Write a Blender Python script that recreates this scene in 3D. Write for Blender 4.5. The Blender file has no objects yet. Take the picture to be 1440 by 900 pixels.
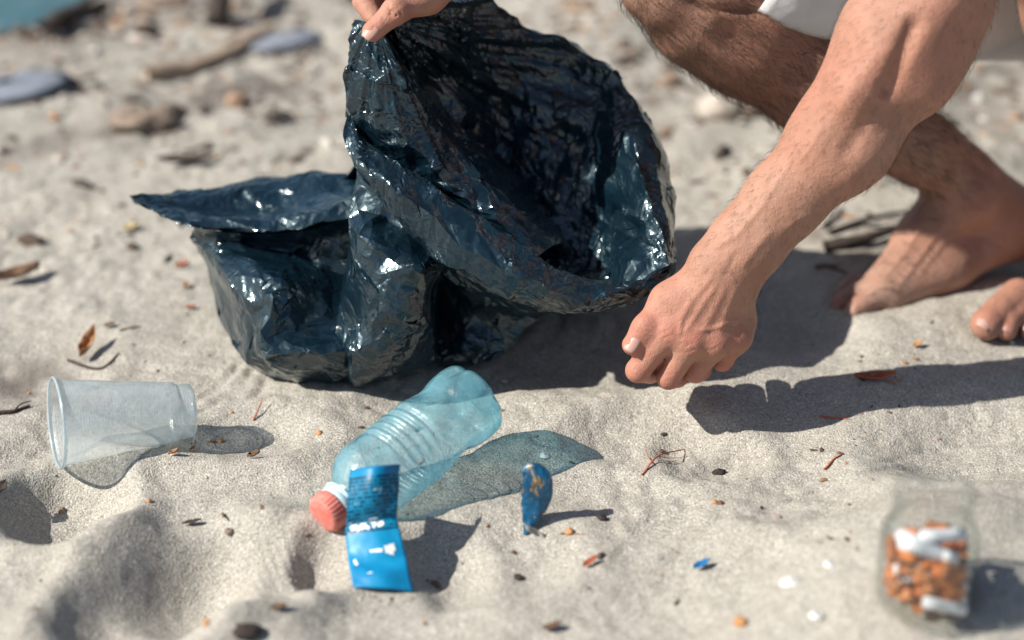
import bpy, bmesh, math, random
import numpy as np
from mathutils import Vector, Matrix, noise as mnoise
random.seed(7); RNG = np.random.default_rng(7)
R = math.radians
S = bpy.context.scene
COL = S.collection

# ------------------------------------------------------------------ camera
PITCH, DIST, LENS = R(28), 2.05, 85.0
FPX = 1440 / 36 * LENS                      # focal length in pixels of the 1440 px photograph
CAM = np.array((0.0, -DIST * math.cos(PITCH), DIST * math.sin(PITCH)))
FWD = np.array((0.0, math.cos(PITCH), -math.sin(PITCH)))
UPV = np.array((0.0, math.sin(PITCH), math.cos(PITCH)))
RGT = np.array((1.0, 0, 0))
cd = bpy.data.cameras.new('camera'); cam = bpy.data.objects.new('camera', cd); COL.objects.link(cam)
cam.location = CAM; cam.rotation_euler = (math.pi / 2 - PITCH, 0, 0)
cd.lens = LENS; cd.sensor_width = 36; cd.clip_start = .05; cd.clip_end = 3000
cd.dof.use_dof = True; cd.dof.focus_distance = 1.85; cd.dof.aperture_fstop = 2.3
S.camera = cam

# ------------------------------------------------------------------ light
SUN_EL, SH_AZ = R(41), R(15)                # shadows fall to the right and slightly away
w = bpy.data.worlds.new('World'); S.world = w; w.use_nodes = True
nt = w.node_tree; bg = nt.nodes['Background']
sky = nt.nodes.new('ShaderNodeTexSky'); sky.sky_type = 'NISHITA'; sky.sun_disc = False
tosun = Vector((-math.cos(SUN_EL) * math.cos(SH_AZ), -math.cos(SUN_EL) * math.sin(SH_AZ), math.sin(SUN_EL)))
sky.sun_elevation = SUN_EL; sky.sun_rotation = math.atan2(tosun.x, tosun.y)
nt.links.new(sky.outputs[0], bg.inputs[0]); bg.inputs[1].default_value = .068
sd = bpy.data.lights.new('sun', 'SUN'); sun = bpy.data.objects.new('sun', sd); COL.objects.link(sun)
sd.energy = 4.7; sd.angle = R(.5); sd.color = (1, .96, .88)
sun.rotation_euler = tosun.to_track_quat('Z', 'Y').to_euler()
S.view_settings.view_transform = 'Standard'; S.view_settings.look = 'None'
S.view_settings.exposure = 0.57; S.view_settings.gamma = 1
S.render.engine = 'CYCLES'
S.cycles.use_denoising = True
S.cycles.max_bounces = 16; S.cycles.transparent_max_bounces = 24
S.cycles.caustics_refractive = False; S.cycles.caustics_reflective = False

# ------------------------------------------------------------------ helpers
def P(px, py, D):
    """world point seen at pixel px,py of the photograph at view depth D (metres)"""
    return CAM + D * (FWD + (px - 720) / FPX * RGT - (py - 450) / FPX * UPV)
def PZ(px, py, z=0.0):
    """world point at pixel px,py lying at height z"""
    r = FWD + (px - 720) / FPX * RGT - (py - 450) / FPX * UPV
    return CAM + r * ((z - CAM[2]) / r[2])
def G(px, py): return PZ(px, py)[:2]

_perm = np.random.default_rng(3).permutation(512).astype(np.int64)
_perm = np.concatenate([_perm, _perm, _perm])
_g = np.random.default_rng(4).normal(size=(512, 3)); _g /= np.linalg.norm(_g, axis=1)[:, None]
def perlin(x, y, z=0.0):
    x, y, z = np.broadcast_arrays(np.asarray(x, float), np.asarray(y, float), np.asarray(z, float))
    xi, yi, zi = np.floor(x).astype(np.int64), np.floor(y).astype(np.int64), np.floor(z).astype(np.int64)
    xf, yf, zf = x - xi, y - yi, z - zi
    f = lambda t: t * t * t * (t * (t * 6 - 15) + 10)
    u, v, q = f(xf), f(yf), f(zf)
    def gr(a, b, c):
        h = _perm[(_perm[(_perm[(xi + a) & 511] + yi + b) & 511] + zi + c) & 511]
        g = _g[h]
        return g[..., 0] * (xf - a) + g[..., 1] * (yf - b) + g[..., 2] * (zf - c)
    l = lambda a, b, t: a + t * (b - a)
    return l(l(l(gr(0,0,0), gr(1,0,0), u), l(gr(0,1,0), gr(1,1,0), u), v),
             l(l(gr(0,0,1), gr(1,0,1), u), l(gr(0,1,1), gr(1,1,1), u), v), q)

def tag(o, label=None, cat=None, group=None, kind=None):
    if label: o['label'] = label
    if cat: o['category'] = cat
    if group: o['group'] = group
    if kind: o['kind'] = kind
    return o
def empty(name, loc=(0, 0, 0)):
    o = bpy.data.objects.new(name, None); COL.objects.link(o); o.location = [float(c) for c in loc]
    o.empty_display_size = .03
    return o
def mesh_obj(name, verts, faces, mat, parent=None, smooth=True, origin=None):
    """verts in world coordinates; faces list or int array (n,k)"""
    me = bpy.data.meshes.new(name)
    v = np.asarray(verts, dtype=np.float64)
    o_ = np.zeros(3)
    if parent is not None:
        q = parent
        while q: o_ = o_ + np.array(q.matrix_basis.translation); q = q.parent
    elif origin is not None: o_ = np.asarray(origin, float)
    vv = v - o_
    if isinstance(faces, np.ndarray):
        n, k = faces.shape
        me.vertices.add(len(vv)); me.vertices.foreach_set('co', vv.astype(np.float32).ravel())
        me.loops.add(n * k); me.loops.foreach_set('vertex_index', faces.astype(np.int32).ravel())
        me.polygons.add(n)
        me.polygons.foreach_set('loop_start', np.arange(0, n * k, k, dtype=np.int32))
        me.update(calc_edges=True); me.validate()
    else:
        me.from_pydata([tuple(p) for p in vv], [], [tuple(f) for f in faces])
    me.polygons.foreach_set('use_smooth', [smooth] * len(me.polygons))
    me.materials.append(mat)
    o = bpy.data.objects.new(name, me); COL.objects.link(o)
    if parent is not None: o.parent = parent
    elif origin is not None: o.location = [float(c) for c in o_]
    me.update()
    return o
def grid_faces(nv, nu, wrap=False):
    idx = np.arange(nv * nu).reshape(nv, nu)
    if wrap: idx = np.concatenate([idx, idx[:, :1]], 1)
    a, b, c, d = idx[:-1, :-1], idx[:-1, 1:], idx[1:, 1:], idx[1:, :-1]
    return np.stack([a, b, c, d], -1).reshape(-1, 4)
def point_attr(o, name, vals):
    a = o.data.attributes.new(name, 'FLOAT', 'POINT'); a.data.foreach_set('value', np.asarray(vals, np.float32))

# ---- materials
class NT:
    def __init__(s, name):
        s.m = bpy.data.materials.new(name); s.m.use_nodes = True
        s.t = s.m.node_tree; s.b = s.t.nodes['Principled BSDF']; s.out = s.t.nodes['Material Output']
        s._tc = None
    def n(s, ty, **kw):
        nd = s.t.nodes.new(ty)
        for k, v in kw.items():
            if k.startswith('i_'): nd.inputs[k[2:].replace('_', ' ')].default_value = v
            else: setattr(nd, k, v)
        return nd
    def l(s, a, b): s.t.links.new(a, b)
    def co(s, which='Object'):
        if s._tc is None: s._tc = s.n('ShaderNodeTexCoord')
        return s._tc.outputs[which]
    def noise(s, scale, detail=4, rough=.55, co=None, out=0, dist=0):
        nd = s.n('ShaderNodeTexNoise'); nd.inputs['Scale'].default_value = scale
        nd.inputs['Detail'].default_value = detail; nd.inputs['Roughness'].default_value = rough
        nd.inputs['Distortion'].default_value = dist
        s.l(co or s.co(), nd.inputs['Vector']); return nd.outputs[out]
    def vor(s, scale, feature='F1', out=0, co=None, rnd=1):
        nd = s.n('ShaderNodeTexVoronoi'); nd.feature = feature
        nd.inputs['Scale'].default_value = scale; nd.inputs['Randomness'].default_value = rnd
        s.l(co or s.co(), nd.inputs['Vector']); return nd.outputs[out]
    def ramp(s, fac, stops, interp='LINEAR'):
        nd = s.n('ShaderNodeValToRGB'); cr = nd.color_ramp; cr.interpolation = interp
        while len(cr.elements) < len(stops): cr.elements.new(.5)
        for e, (p, c) in zip(cr.elements, stops):
            e.position = p; e.color = (*c, 1) if len(c) == 3 else c
        s.l(fac, nd.inputs[0]); return nd.outputs[0]
    def mix(s, fac, a, b, mode='MIX'):
        nd = s.n('ShaderNodeMix', data_type='RGBA', blend_type=mode)
        for sock, val in ((nd.inputs[0], fac), (nd.inputs[6], a), (nd.inputs[7], b)):
            if hasattr(val, 'is_linked'): s.l(val, sock)
            elif isinstance(val, (int, float)): sock.default_value = val
            else: sock.default_value = (*val, 1)
        return nd.outputs[2]
    def math(s, op, a, b=0.0, c=None):
        nd = s.n('ShaderNodeMath', operation=op)
        for i, val in enumerate((a, b) if c is None else (a, b, c)):
            if hasattr(val, 'is_linked'): s.l(val, nd.inputs[i])
            else: nd.inputs[i].default_value = val
        return nd.outputs[0]
    def bump(s, h, strength, dist, normal=None):
        nd = s.n('ShaderNodeBump'); nd.inputs['Strength'].default_value = strength
        nd.inputs['Distance'].default_value = dist; s.l(h, nd.inputs['Height'])
        if normal: s.l(normal, nd.inputs['Normal'])
        return nd.outputs[0]
    def attr(s, name):
        nd = s.n('ShaderNodeAttribute', attribute_name=name); return nd.outputs['Fac']

def simple(name, color, rough=.6, var=.25, scale=60, bump=.3, bdist=.001, spec=.4, dark=None):
    k = NT(name); n = k.noise(scale, 6, .6)
    d = dark or tuple(c * (1 - var) for c in color)
    b = tuple(min(1, c * (1 + var)) for c in color)
    k.l(k.ramp(n, [(.3, d), (.7, b)]), k.b.inputs['Base Color'])
    k.b.inputs['Roughness'].default_value = rough; k.b.inputs['Specular IOR Level'].default_value = spec
    k.l(k.bump(k.noise(scale * 3, 5), bump, bdist), k.b.inputs['Normal'])
    return k.m

def mat_sand():
    if 'sand' in bpy.data.materials: return bpy.data.materials['sand']
    k = NT('sand'); co = k.co()
    big = k.noise(5, 5, .6); mid = k.noise(38, 5, .6)
    base = k.ramp(big, [(.3, (.325, .294, .243)), (.5, (.378, .347, .293)), (.72, (.415, .385, .33))])
    base = k.mix(.5, base, k.ramp(mid, [(.25, (.28, .256, .213)), (.75, (.445, .425, .378))]))
    # grains: dark and light single grains
    gr = k.vor(930, 'F1', 1)     # cell colour
    sep = k.n('ShaderNodeSeparateColor'); k.l(gr, sep.inputs[0])
    grc = k.ramp(sep.outputs[0], [(0, (.05, .045, .04)), (.1, (.13, .115, .10)), (.22, (.33, .30, .255)), (.75, (.44, .41, .355)), (.92, (.64, .60, .54)), (1, (.86, .84, .8))])
    base = k.mix(.47, base, grc)
    # damp, darker and browner strip near the water comes with the vertex attribute
    damp = k.attr('damp')
    base = k.mix(damp, base, (.125, .098, .082))
    k.l(base, k.b.inputs['Base Color'])
    k.b.inputs['Roughness'].default_value = .88; k.b.inputs['Specular IOR Level'].default_value = .25
    h1 = k.vor(620, 'F1'); h2 = k.noise(170, 6, .65); h3 = k.noise(60, 4, .6)
    n = k.bump(h3, .25, .004); n = k.bump(h2, .28, .002, n); n = k.bump(h1, .55, .0011, n)
    k.l(n, k.b.inputs['Normal'])
    return k.m

# ------------------------------------------------------------------ the sand
def axis(parts):
    out = [parts[0][0]]
    for a, b, st in parts:
        n = max(1, int(round((b - a) / st))); out += list(np.linspace(a, b, n + 1)[1:])
    return np.array(out)
def geo(start, end, first, ratio):
    v, s, o = start, first, []
    while v < end: v += s; s *= ratio; o.append(v)
    return np.array(o)
def gauss(x, y, c, sx, sy, ang, amp, pw=2.0):
    dx, dy = x - c[0], y - c[1]; ca, sa = math.cos(ang), math.sin(ang)
    u, v = (dx * ca + dy * sa) / sx, (-dx * sa + dy * ca) / sy
    return amp * np.exp(-(u * u + v * v) ** (pw / 2))
def pit(x, y, c, rx, ry, ang, depth, rim=.35, sharp=3.5, wob=.25, seed=0):
    """a hollow pressed into the sand with a pushed-up rim"""
    dx, dy = x - c[0], y - c[1]; ca, sa = math.cos(ang), math.sin(ang)
    u, v = (dx * ca + dy * sa) / rx, (-dx * sa + dy * ca) / ry
    r = np.sqrt(u * u + v * v) + wob * perlin(x * 14 + seed, y * 14, seed * 1.7 + .3)
    return -depth * np.exp(-np.maximum(r, 0) ** sharp) + depth * rim * np.exp(-((r - 1.35) / .38) ** 2)
HOLLOWS = []   # (px, py, rx, ry, angle, depth, rim)
def H(*a): HOLLOWS.append(a)
H(92, 712, .040, .050, 0, .030, .25); H(215, 705, .10, .040, .05, .009, .3)
H(345, 622, .052, .038, .1, .012, .2); H(70, 640, .035, .05, 0, .008, .1)
H(218, 838, .050, .085, -.35, .032, .25); H(332, 806, .062, .046, .25, .013, .55)
H(462, 792, .022, .035, .1, .016, .3); H(612, 798, .032, .045, .2, .013, .25)
H(690, 790, .055, .05, .2, .010, .35); H(1000, 640, .035, .04, .4, .010, .3)
H(1085, 455, .05, .06, .3, .010, .3); H(870, 505, .09, .05, .2, .010, .15)
H(1130, 495, .05, .05, .5, .008, .3); H(60, 500, .05, .06, 0, .006, .3)
H(1390, 640, .08, .07, .5, .012, .3); H(900, 610, .05, .035, .3, .008, .3)
H(1130, 720, .05, .05, .6, .006, .3); H(1010, 850, .07, .05, .4, .008, .3); H(560, 870, .06, .04, 0, .007, .3)
FOOT_PADS = []   # (x, y, radius, z): sand pressed level under what rests on it
def height(x, y, fine=True):
    x = np.asarray(x, float); y = np.asarray(y, float)
    wx = x + .03 * perlin(x * 7, y * 7, 2.2); wy = y + .03 * perlin(x * 7, y * 7, 5.1)
    h = .013 * perlin(wx * 5, wy * 6, .5) + .016 * perlin(wx * 2.2, wy * 2.6, 1.5)
    far = np.clip((np.hypot(x, y) - 1.2) / 3, 0, 1)
    h = h + far * .12 * perlin(x * .35, y * .35, 9.5)
    for i, (px, py, rx, ry, a, d, rim) in enumerate(HOLLOWS):
        h = h + pit(x, y, G(px, py), rx, ry, a, d, rim, seed=i * 3.1)
    # trodden ground: rows of footprints, worn soft; diagonal drag ridges further back
    u = x * .80 + y * .60; v = -x * .60 + y * .80
    m = np.clip((y - .05) / .3, 0, 1)
    h = h + m * (.018 * perlin(u * 3.5, v * 11, 3.3) + .015 * np.abs(perlin(u * 7, v * 20, 6.3)) * 1.6)
    h = h + .011 * perlin(u * 9 + 3, v * 15, 7.7) * np.clip(.4 + 1.6 * perlin(x * 3, y * 3, 4.4), 0, 1)
    h = h + (1 - m) * (.006 * perlin(u * 5 + 4, v * 9, 14.2) + .006 * (np.abs(perlin(u * 6, v * 13, 17.7)) - .2))
    # ridge lit by the sun between the two shadow bands at the right, and mound beside the bottle
    a, b = G(1010, 562), G(1420, 415); t = np.clip(((x - a[0]) * (b[0] - a[0]) + (y - a[1]) * (b[1] - a[1])) / ((b - a) ** 2).sum(), 0, 1)
    dd = np.hypot(x - a[0] - t * (b[0] - a[0]), y - a[1] - t * (b[1] - a[1]))
    h = h + .012 * np.exp(-(dd / .05) ** 2)
    h = h + gauss(x, y, G(770, 585), .06, .05, .2, .008) + gauss(x, y, G(420, 655), .11, .04, 0, .006)
    # beach falls to the water, far left
    sh = (x - G(0, 62)[0]) * .80 - (y - G(0, 62)[1]) * .60
    h = h - .12 * np.clip(-sh / .15, 0, 8) ** 1.05
    if fine:
        h = h + .0022 * perlin(x * 38, y * 38, .2) + .0011 * perlin(x * 90, y * 90, 1.2) + .0006 * perlin(x * 210, y * 210, 2.2)
        # crumbs: little clods where sand was kicked up
        cl = np.clip(perlin(x * 6, y * 6, 8.8) + .12, 0, 1) * (1 + 1.2 * np.clip(y * 2, 0, 1))
        h = h + cl * .012 * np.clip(perlin(x * 55, y * 55, 3.2) - .08, 0, 1)
        # crisp little ridges and scarps where the crust broke, and scattered clods
        wk = np.clip(perlin(x * 5 + 7, y * 5, 1.8) * 2 + .35, 0, 1)
        h = h + wk * .0042 * (np.abs(perlin(x * 24 + .3 * wx * 40, y * 30, 6.6)) ** .7 - .3)
        h = h + .0075 * np.clip(perlin(x * 34 + 9, y * 34, 4.9) - .26, 0, 1) * np.clip(perlin(x * 9, y * 9, 7.2) * 2 + .5, 0, 1)
        # bare tread marks of a shoe
        for (px, py, ang, L, W) in ((398, 796, .35, .055, .035), (945, 768, 1.15, .055, .034), (600, 462, .2, .06, .035), (1180, 772, .8, .05, .03)):
            c = G(px, py); dx, dy = x - c[0], y - c[1]
            uu = (dx * math.cos(ang) + dy * math.sin(ang)); vv = (-dx * math.sin(ang) + dy * math.cos(ang))
            mask = np.clip(1.15 - ((uu / L) ** 4 + (vv / W) ** 4), 0, 1)
            h = h * (1 - .0 * mask) - mask * .002 + mask * .0007 * np.clip(np.sin(uu * 2 * math.pi / .0062) * 1.6, -1, 1) * np.clip(.75 + 1.6 * perlin(x * 16, y * 16, 6.1), 0, 1)
        # dragged grooves near the cup
        for (px, py, ang, L, off) in ((300, 545, 1.25, .06, 0), (320, 550, 1.2, .05, 1), (345, 560, 1.1, .04, 2), (240, 520, -.4, .09, 3), (360, 505, .25, .11, 4), (1250, 640, .55, .1, 5), (1330, 655, .5, .09, 6), (1180, 690, .7, .08, 7)):
            c = G(px, py); dx, dy = x - c[0], y - c[1]
            uu = (dx * math.cos(ang) + dy * math.sin(ang)); vv = (-dx * math.sin(ang) + dy * math.cos(ang)) + .006 * np.sin(uu * 40 + off)
            g_ = np.exp(-(uu / L) ** 4) * np.clip(.5 + 1.6 * perlin(x * 25, y * 25, off), 0, 1.2); h = h - .0028 * np.exp(-(vv / .004) ** 2) * g_ + .0013 * np.exp(-((vv - .008) / .005) ** 2) * g_
    h = h + gauss(x, y, G(1330, 850), .17, .13, .4, .055, 2.4)            # bank under the jar
    for (cx, cy, r, z) in FOOT_PADS:
        d = np.hypot(x - cx, y - cy); wgt = np.exp(-(d / r) ** 4); h = h * (1 - wgt) + z * wgt
    return h
def hz(px, py):
    """the point of the sand seen at a pixel"""
    z = 0.0
    for _ in range(5):
        p = PZ(px, py, z); z = float(height(p[0], p[1], False))
    return PZ(px, py, z)

for _px, _py, _r in ((540, 838, .035), (1315, 812, .045)):
    _c = G(_px, _py); FOOT_PADS.append((_c[0], _c[1], _r, float(height(_c[0], _c[1], False)) - (.006 if _px == 540 else 0)))
def build_sand():
    xs = axis([(-.72, .82, .0021)]); ys = axis([(-.50, .30, .0022), (.30, .75, .0036), (.75, 1.35, .006)])
    xo = geo(.82, 900, .004, 1.22); xs = np.concatenate([(-(xo - .1))[::-1], xs, xo])
    yo = geo(1.35, 1500, .01, 1.22); yl = geo(.50, 900, .004, 1.22); ys = np.concatenate([-yl[::-1], ys, yo])
    X, Y = np.meshgrid(xs, ys)
    Z = height(X, Y)
    sh = (X - G(0, 62)[0]) * .80 - (Y - G(0, 62)[1]) * .60
    damp = np.clip(1 - sh / .10 + .9 * perlin(X * 9, Y * 9, 3), 0, 1) * .55
    # brown weathered streaks where small litter collects, further back
    u = X * .80 + Y * .60; v = -X * .60 + Y * .80
    st = np.clip(perlin(u * 3.0, v * 15, 12.5) * 3.6 - .25, 0, 1) * np.clip((Y - .12) / .35, 0, 1)
    spk = np.clip(perlin(X * 45, Y * 45, 2.5) * 2 + .55, 0, 1)
    damp = np.maximum(damp, np.clip(st * spk * 1.1, 0, .75))
    for (px, py, r) in ((20, 525, .07), (1180, 345, .06), (1400, 170, .09), (215, 180, .05), (860, 140, .08), (900, 160, .06), (300, 20, .09), (100, 45, .12)):
        c = G(px, py); damp = np.maximum(damp, .75 * np.exp(-(((X - c[0]) / r) ** 2 + ((Y - c[1]) / (r * .7)) ** 2)) * spk)
    o = mesh_obj('sand', np.stack([X, Y, Z], -1).reshape(-1, 3), grid_faces(len(ys), len(xs)), mat_sand())
    point_attr(o, 'damp', damp.ravel())
    tag(o, 'grey beige trodden beach sand with hollows and footprints', None, None, 'structure')
    return o

# ------------------------------------------------------------------ the rubbish bag
def catmull(a, n, axis_=0):
    """resample control rows along an axis by Catmull-Rom, n samples"""
    a = np.moveaxis(np.asarray(a, float), axis_, 0); m = len(a)
    ext = np.concatenate([2 * a[:1] - a[1:2], a, 2 * a[-1:] - a[-2:-1]])
    # spread samples by mean arc length
    seg = np.sqrt(((a[1:] - a[:-1]) ** 2).sum(-1)).reshape(m - 1, -1).mean(1) + 1e-6
    cum = np.concatenate([[0], np.cumsum(seg)]); s = np.linspace(0, cum[-1], n)
    t = np.interp(s, cum, np.arange(m)); i = np.minimum(t.astype(int), m - 2); f = (t - i).reshape((-1,) + (1,) * (a.ndim - 1))
    p0, p1, p2, p3 = ext[i], ext[i + 1], ext[i + 2], ext[i + 3]
    r = .5 * (2 * p1 + (p2 - p0) * f + (2 * p0 - 5 * p1 + 4 * p2 - p3) * f ** 2 + (3 * p1 - p0 - 3 * p2 + p3) * f ** 3)
    return np.moveaxis(r, 0, axis_)
def normals_grid(X):
    du = np.gradient(X, axis=1); dv = np.gradient(X, axis=0)
    n = np.cross(du, dv); return n / (np.linalg.norm(n, axis=-1, keepdims=True) + 1e-9)
def relax(X, base, grow, iters, goal, bend, seed, amp, edge_goal=.5, floor=True):
    """crumple a film: springs longer than the smooth shape, held near it"""
    rng = np.random.default_rng(seed); nv, nu = X.shape[:2]
    X = X + normals_grid(base) * rng.normal(size=(nv, nu, 1)) * amp
    cons = []
    for (dv, du) in ((0, 1), (1, 0), (1, 1), (1, -1)):
        A = base
        def sl(a, dv=dv, du=du):
            if du >= 0: return a[:nv - dv, :nu - du], a[dv:, du:]
            return a[:nv - dv, -du:], a[dv:, :nu + du]
        p, q = sl(base); L = np.linalg.norm(p - q, axis=-1)
        g = 1 + grow * (1 + .6 * rng.normal(size=L.shape) * .5)
        cons.append((sl, L * g, .42))
    bends = []
    for (dv, du) in ((0, 2), (2, 0)):
        def sl(a, dv=dv, du=du): return a[:nv - dv, :nu - du], a[dv:, du:]
        p, q = sl(base); bends.append((sl, np.linalg.norm(p - q, axis=-1) * (1 + grow), bend))
    eg = np.full((nv, nu, 1), goal); eg[0] = eg[-1] = edge_goal; eg[:, 0] = eg[:, -1] = edge_goal
    for it in range(iters):
        D = np.zeros_like(X); Wt = np.zeros((nv, nu, 1))
        for sl, L, k in cons + bends:
            p, q = sl(X); d = q - p; ln = np.linalg.norm(d, axis=-1) + 1e-9
            c = ((ln - L) / ln * .5 * k)[..., None] * d
            a, b = sl(D); a += c; b -= c
        X = X + D * .9
        X = X + eg * (base - X)
    return X
def upsample(X, f):
    nv, nu = X.shape[:2]
    t = np.linspace(0, nv - 1, (nv - 1) * f + 1); i = np.minimum(t.astype(int), nv - 2); w_ = (t - i)[:, None, None]
    X = X[i] * (1 - w_) + X[i + 1] * w_
    t = np.linspace(0, nu - 1, (nu - 1) * f + 1); i = np.minimum(t.astype(int), nu - 2); w_ = (t - i)[None, :, None]
    return X[:, i] * (1 - w_) + X[:, i + 1] * w_
DREF = 1.92
def facet(X, lu, lv, seed, cell, jit, m):
    """crumpled film: flat little panes of uneven size meeting in sharp creases"""
    rng = np.random.default_rng(seed + 900); nv, nu = X.shape[:2]; N = normals_grid(X)
    nu2, nv2 = max(4, int(lu / cell)), max(4, int(lv / cell))
    vv, uu = np.meshgrid(np.linspace(0, 1, nv2), np.linspace(0, 1, nu2), indexing='ij')
    wu = uu + .05 * perlin(uu * 3, vv * 3, seed) * np.sin(uu * math.pi); wv = vv + .05 * perlin(uu * 3 + 9, vv * 3, seed) * np.sin(vv * math.pi)
    in_u = (uu > 0) & (uu < 1); in_v = (vv > 0) & (vv < 1)
    wu = np.clip(wu + in_u * rng.uniform(-.42, .42, uu.shape) / (nu2 - 1), 0, 1); wv = np.clip(wv + in_v * rng.uniform(-.42, .42, uu.shape) / (nv2 - 1), 0, 1)
    wu[:, 0], wu[:, -1], wv[0], wv[-1] = 0, 1, 0, 1
    fi, fj = wv * (nv - 1), wu * (nu - 1); i, j = np.minimum(fi.astype(int), nv - 2), np.minimum(fj.astype(int), nu - 2); a, b = (fi - i)[..., None], (fj - j)[..., None]
    bl = lambda A: A[i, j] * (1 - a) * (1 - b) + A[i + 1, j] * a * (1 - b) + A[i, j + 1] * (1 - a) * b + A[i + 1, j + 1] * a * b
    Y = bl(X); msk = np.clip(.70 + 2.4 * perlin(uu * lu * 13, vv * lv * 13, seed + 4.4), .12, 1.7)
    Y = Y + bl(N) * (rng.normal(size=uu.shape) * jit * msk * np.where(in_u & in_v, 1, .12))[..., None]
    t = np.arange(m) / m
    p00, p01, p10, p11 = Y[:-1, :-1], Y[:-1, 1:], Y[1:, :-1], Y[1:, 1:]; dg = rng.random(p00.shape[:2]) < .5
    out = np.zeros(((nv2 - 1) * m + 1, (nu2 - 1) * m + 1, 3))
    for ii in range(m):
        for jj in range(m):
            v, u = t[ii], t[jj]
            A = p00 + (p01 - p00) * u + (p10 - p00) * v if u + v <= 1 else p11 + (p10 - p11) * (1 - u) + (p01 - p11) * (1 - v)
            B = p00 + (p01 - p00) * u + (p11 - p01) * v if u >= v else p00 + (p10 - p00) * v + (p11 - p10) * u
            out[ii:-1:m, jj:-1:m] = np.where(dg[..., None], A, B)
    for ii in range(m): out[ii:-1:m, -1] = Y[:-1, -1] + (Y[1:, -1] - Y[:-1, -1]) * t[ii]; 
    for jj in range(m): out[-1, jj:-1:m] = Y[-1, :-1] + (Y[-1, 1:] - Y[-1, :-1]) * t[jj]
    out[-1, -1] = Y[-1, -1]
    return out
def film(name, rows, mat, parent, seed, grow=(.05, .05, .035), step=.021, edge=.35, goal=(.02, .03, .05), fold=.2, pull=0.0, cell=.0085, jit=.0011):
    """rows: list of rows of (px, py, d): d metres towards the camera from DREF"""
    C = np.array([[P(px, py, DREF - d) for (px, py, d) in r] for r in rows])
    lu = np.linalg.norm(np.diff(C, axis=1), axis=-1).sum(1).mean(); lv = np.linalg.norm(np.diff(C, axis=0), axis=-1).sum(0).mean()
    nu, nv = max(5, int(lu / step)), max(5, int(lv / step))
    F = 4                                        # work on a fine copy of the smooth shape, level by level
    B0 = catmull(catmull(C, nv, 0), nu, 1)
    X = relax(B0, B0, grow[0] * 1.3, 60, goal[0] * .7, .02, seed, .004, edge)
    for lv_, (g, gl, am, it) in enumerate(((grow[0], goal[0] * .8, .0016, 60), (grow[1], goal[1], .0007, 50))):
        X = upsample(X, 2)
        X = relax(X, X, g, it, gl, .03, seed + 1 + lv_, am, edge)
    X = facet(X, lu, lv, seed, cell * 2.1, jit * 1.9, 4)
    X = facet(X, lu, lv, seed + 7, cell * .8, jit * .5, 4)
    nv, nu = X.shape[:2]
    X = X + normals_grid(X) * folds(X, lu, lv, seed, fold)[..., None]
    if pull:                                     # long folds running out from the gripping hand
        q = X - P(528, 20, 1.86); r_ = np.linalg.norm(q, axis=-1); an = np.arctan2(q @ UPV, q @ RGT)
        wv_ = an + .10 * perlin(r_ * 16, an * 3, seed + .5)
        f_ = (tri(wv_ * 3.1 + .2) - .5) * .55 + (tri(wv_ * 5.7 + .4) - .5) * .35 + (tri(wv_ * 11.3) - .5) * .16
        e_ = np.minimum(np.linspace(0, 1, nv)[:, None], np.linspace(1, 0, nv)[:, None]) + 0 * r_
        X = X + normals_grid(X) * (pull * f_ * np.clip(r_ / .06, .1, 1) * np.clip(1.25 - r_ / .30, .2, 1) * np.clip(e_ * 8, .12, 1))[..., None]
    o = mesh_obj(name, X.reshape(-1, 3), grid_faces(nv, nu), mat, parent)
    o.data.set_sharp_from_angle(angle=R(9))
    return o
def tri(t): return np.abs(t - np.floor(t + .5)) * 2
def folds(X, lu, lv, seed, amt):
    """straight sharp creases crossing each other: a sum of zigzags in the film's own plane"""
    rng = np.random.default_rng(seed + 500); nv, nu = X.shape[:2]
    V, U = np.meshgrid(np.linspace(0, lv, nv), np.linspace(0, lu, nu), indexing='ij')
    wu = U + .010 * perlin(U * 18, V * 18, seed) + .004 * perlin(U * 50, V * 50, seed + 3.3)
    wv = V + .010 * perlin(U * 18 + 40, V * 18, seed) + .004 * perlin(U * 50 + 40, V * 50, seed + 3.3)
    h = np.zeros_like(U)
    for i in range(11):
        a = rng.uniform(0, math.pi); wl = .055 * .78 ** i
        t = (wu * math.cos(a) + wv * math.sin(a)) / wl + rng.uniform()
        gate = np.clip(.4 + 1.6 * perlin(U * 13 + i * 7, V * 13, seed + i), 0, 1)
        h += (tri(t) - .5) * wl * .06 * amt * gate
    e = np.minimum(np.minimum(V, lv - V), np.minimum(U, lu - U)); 
    return h * np.clip(e / .006, .25, 1)
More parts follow.
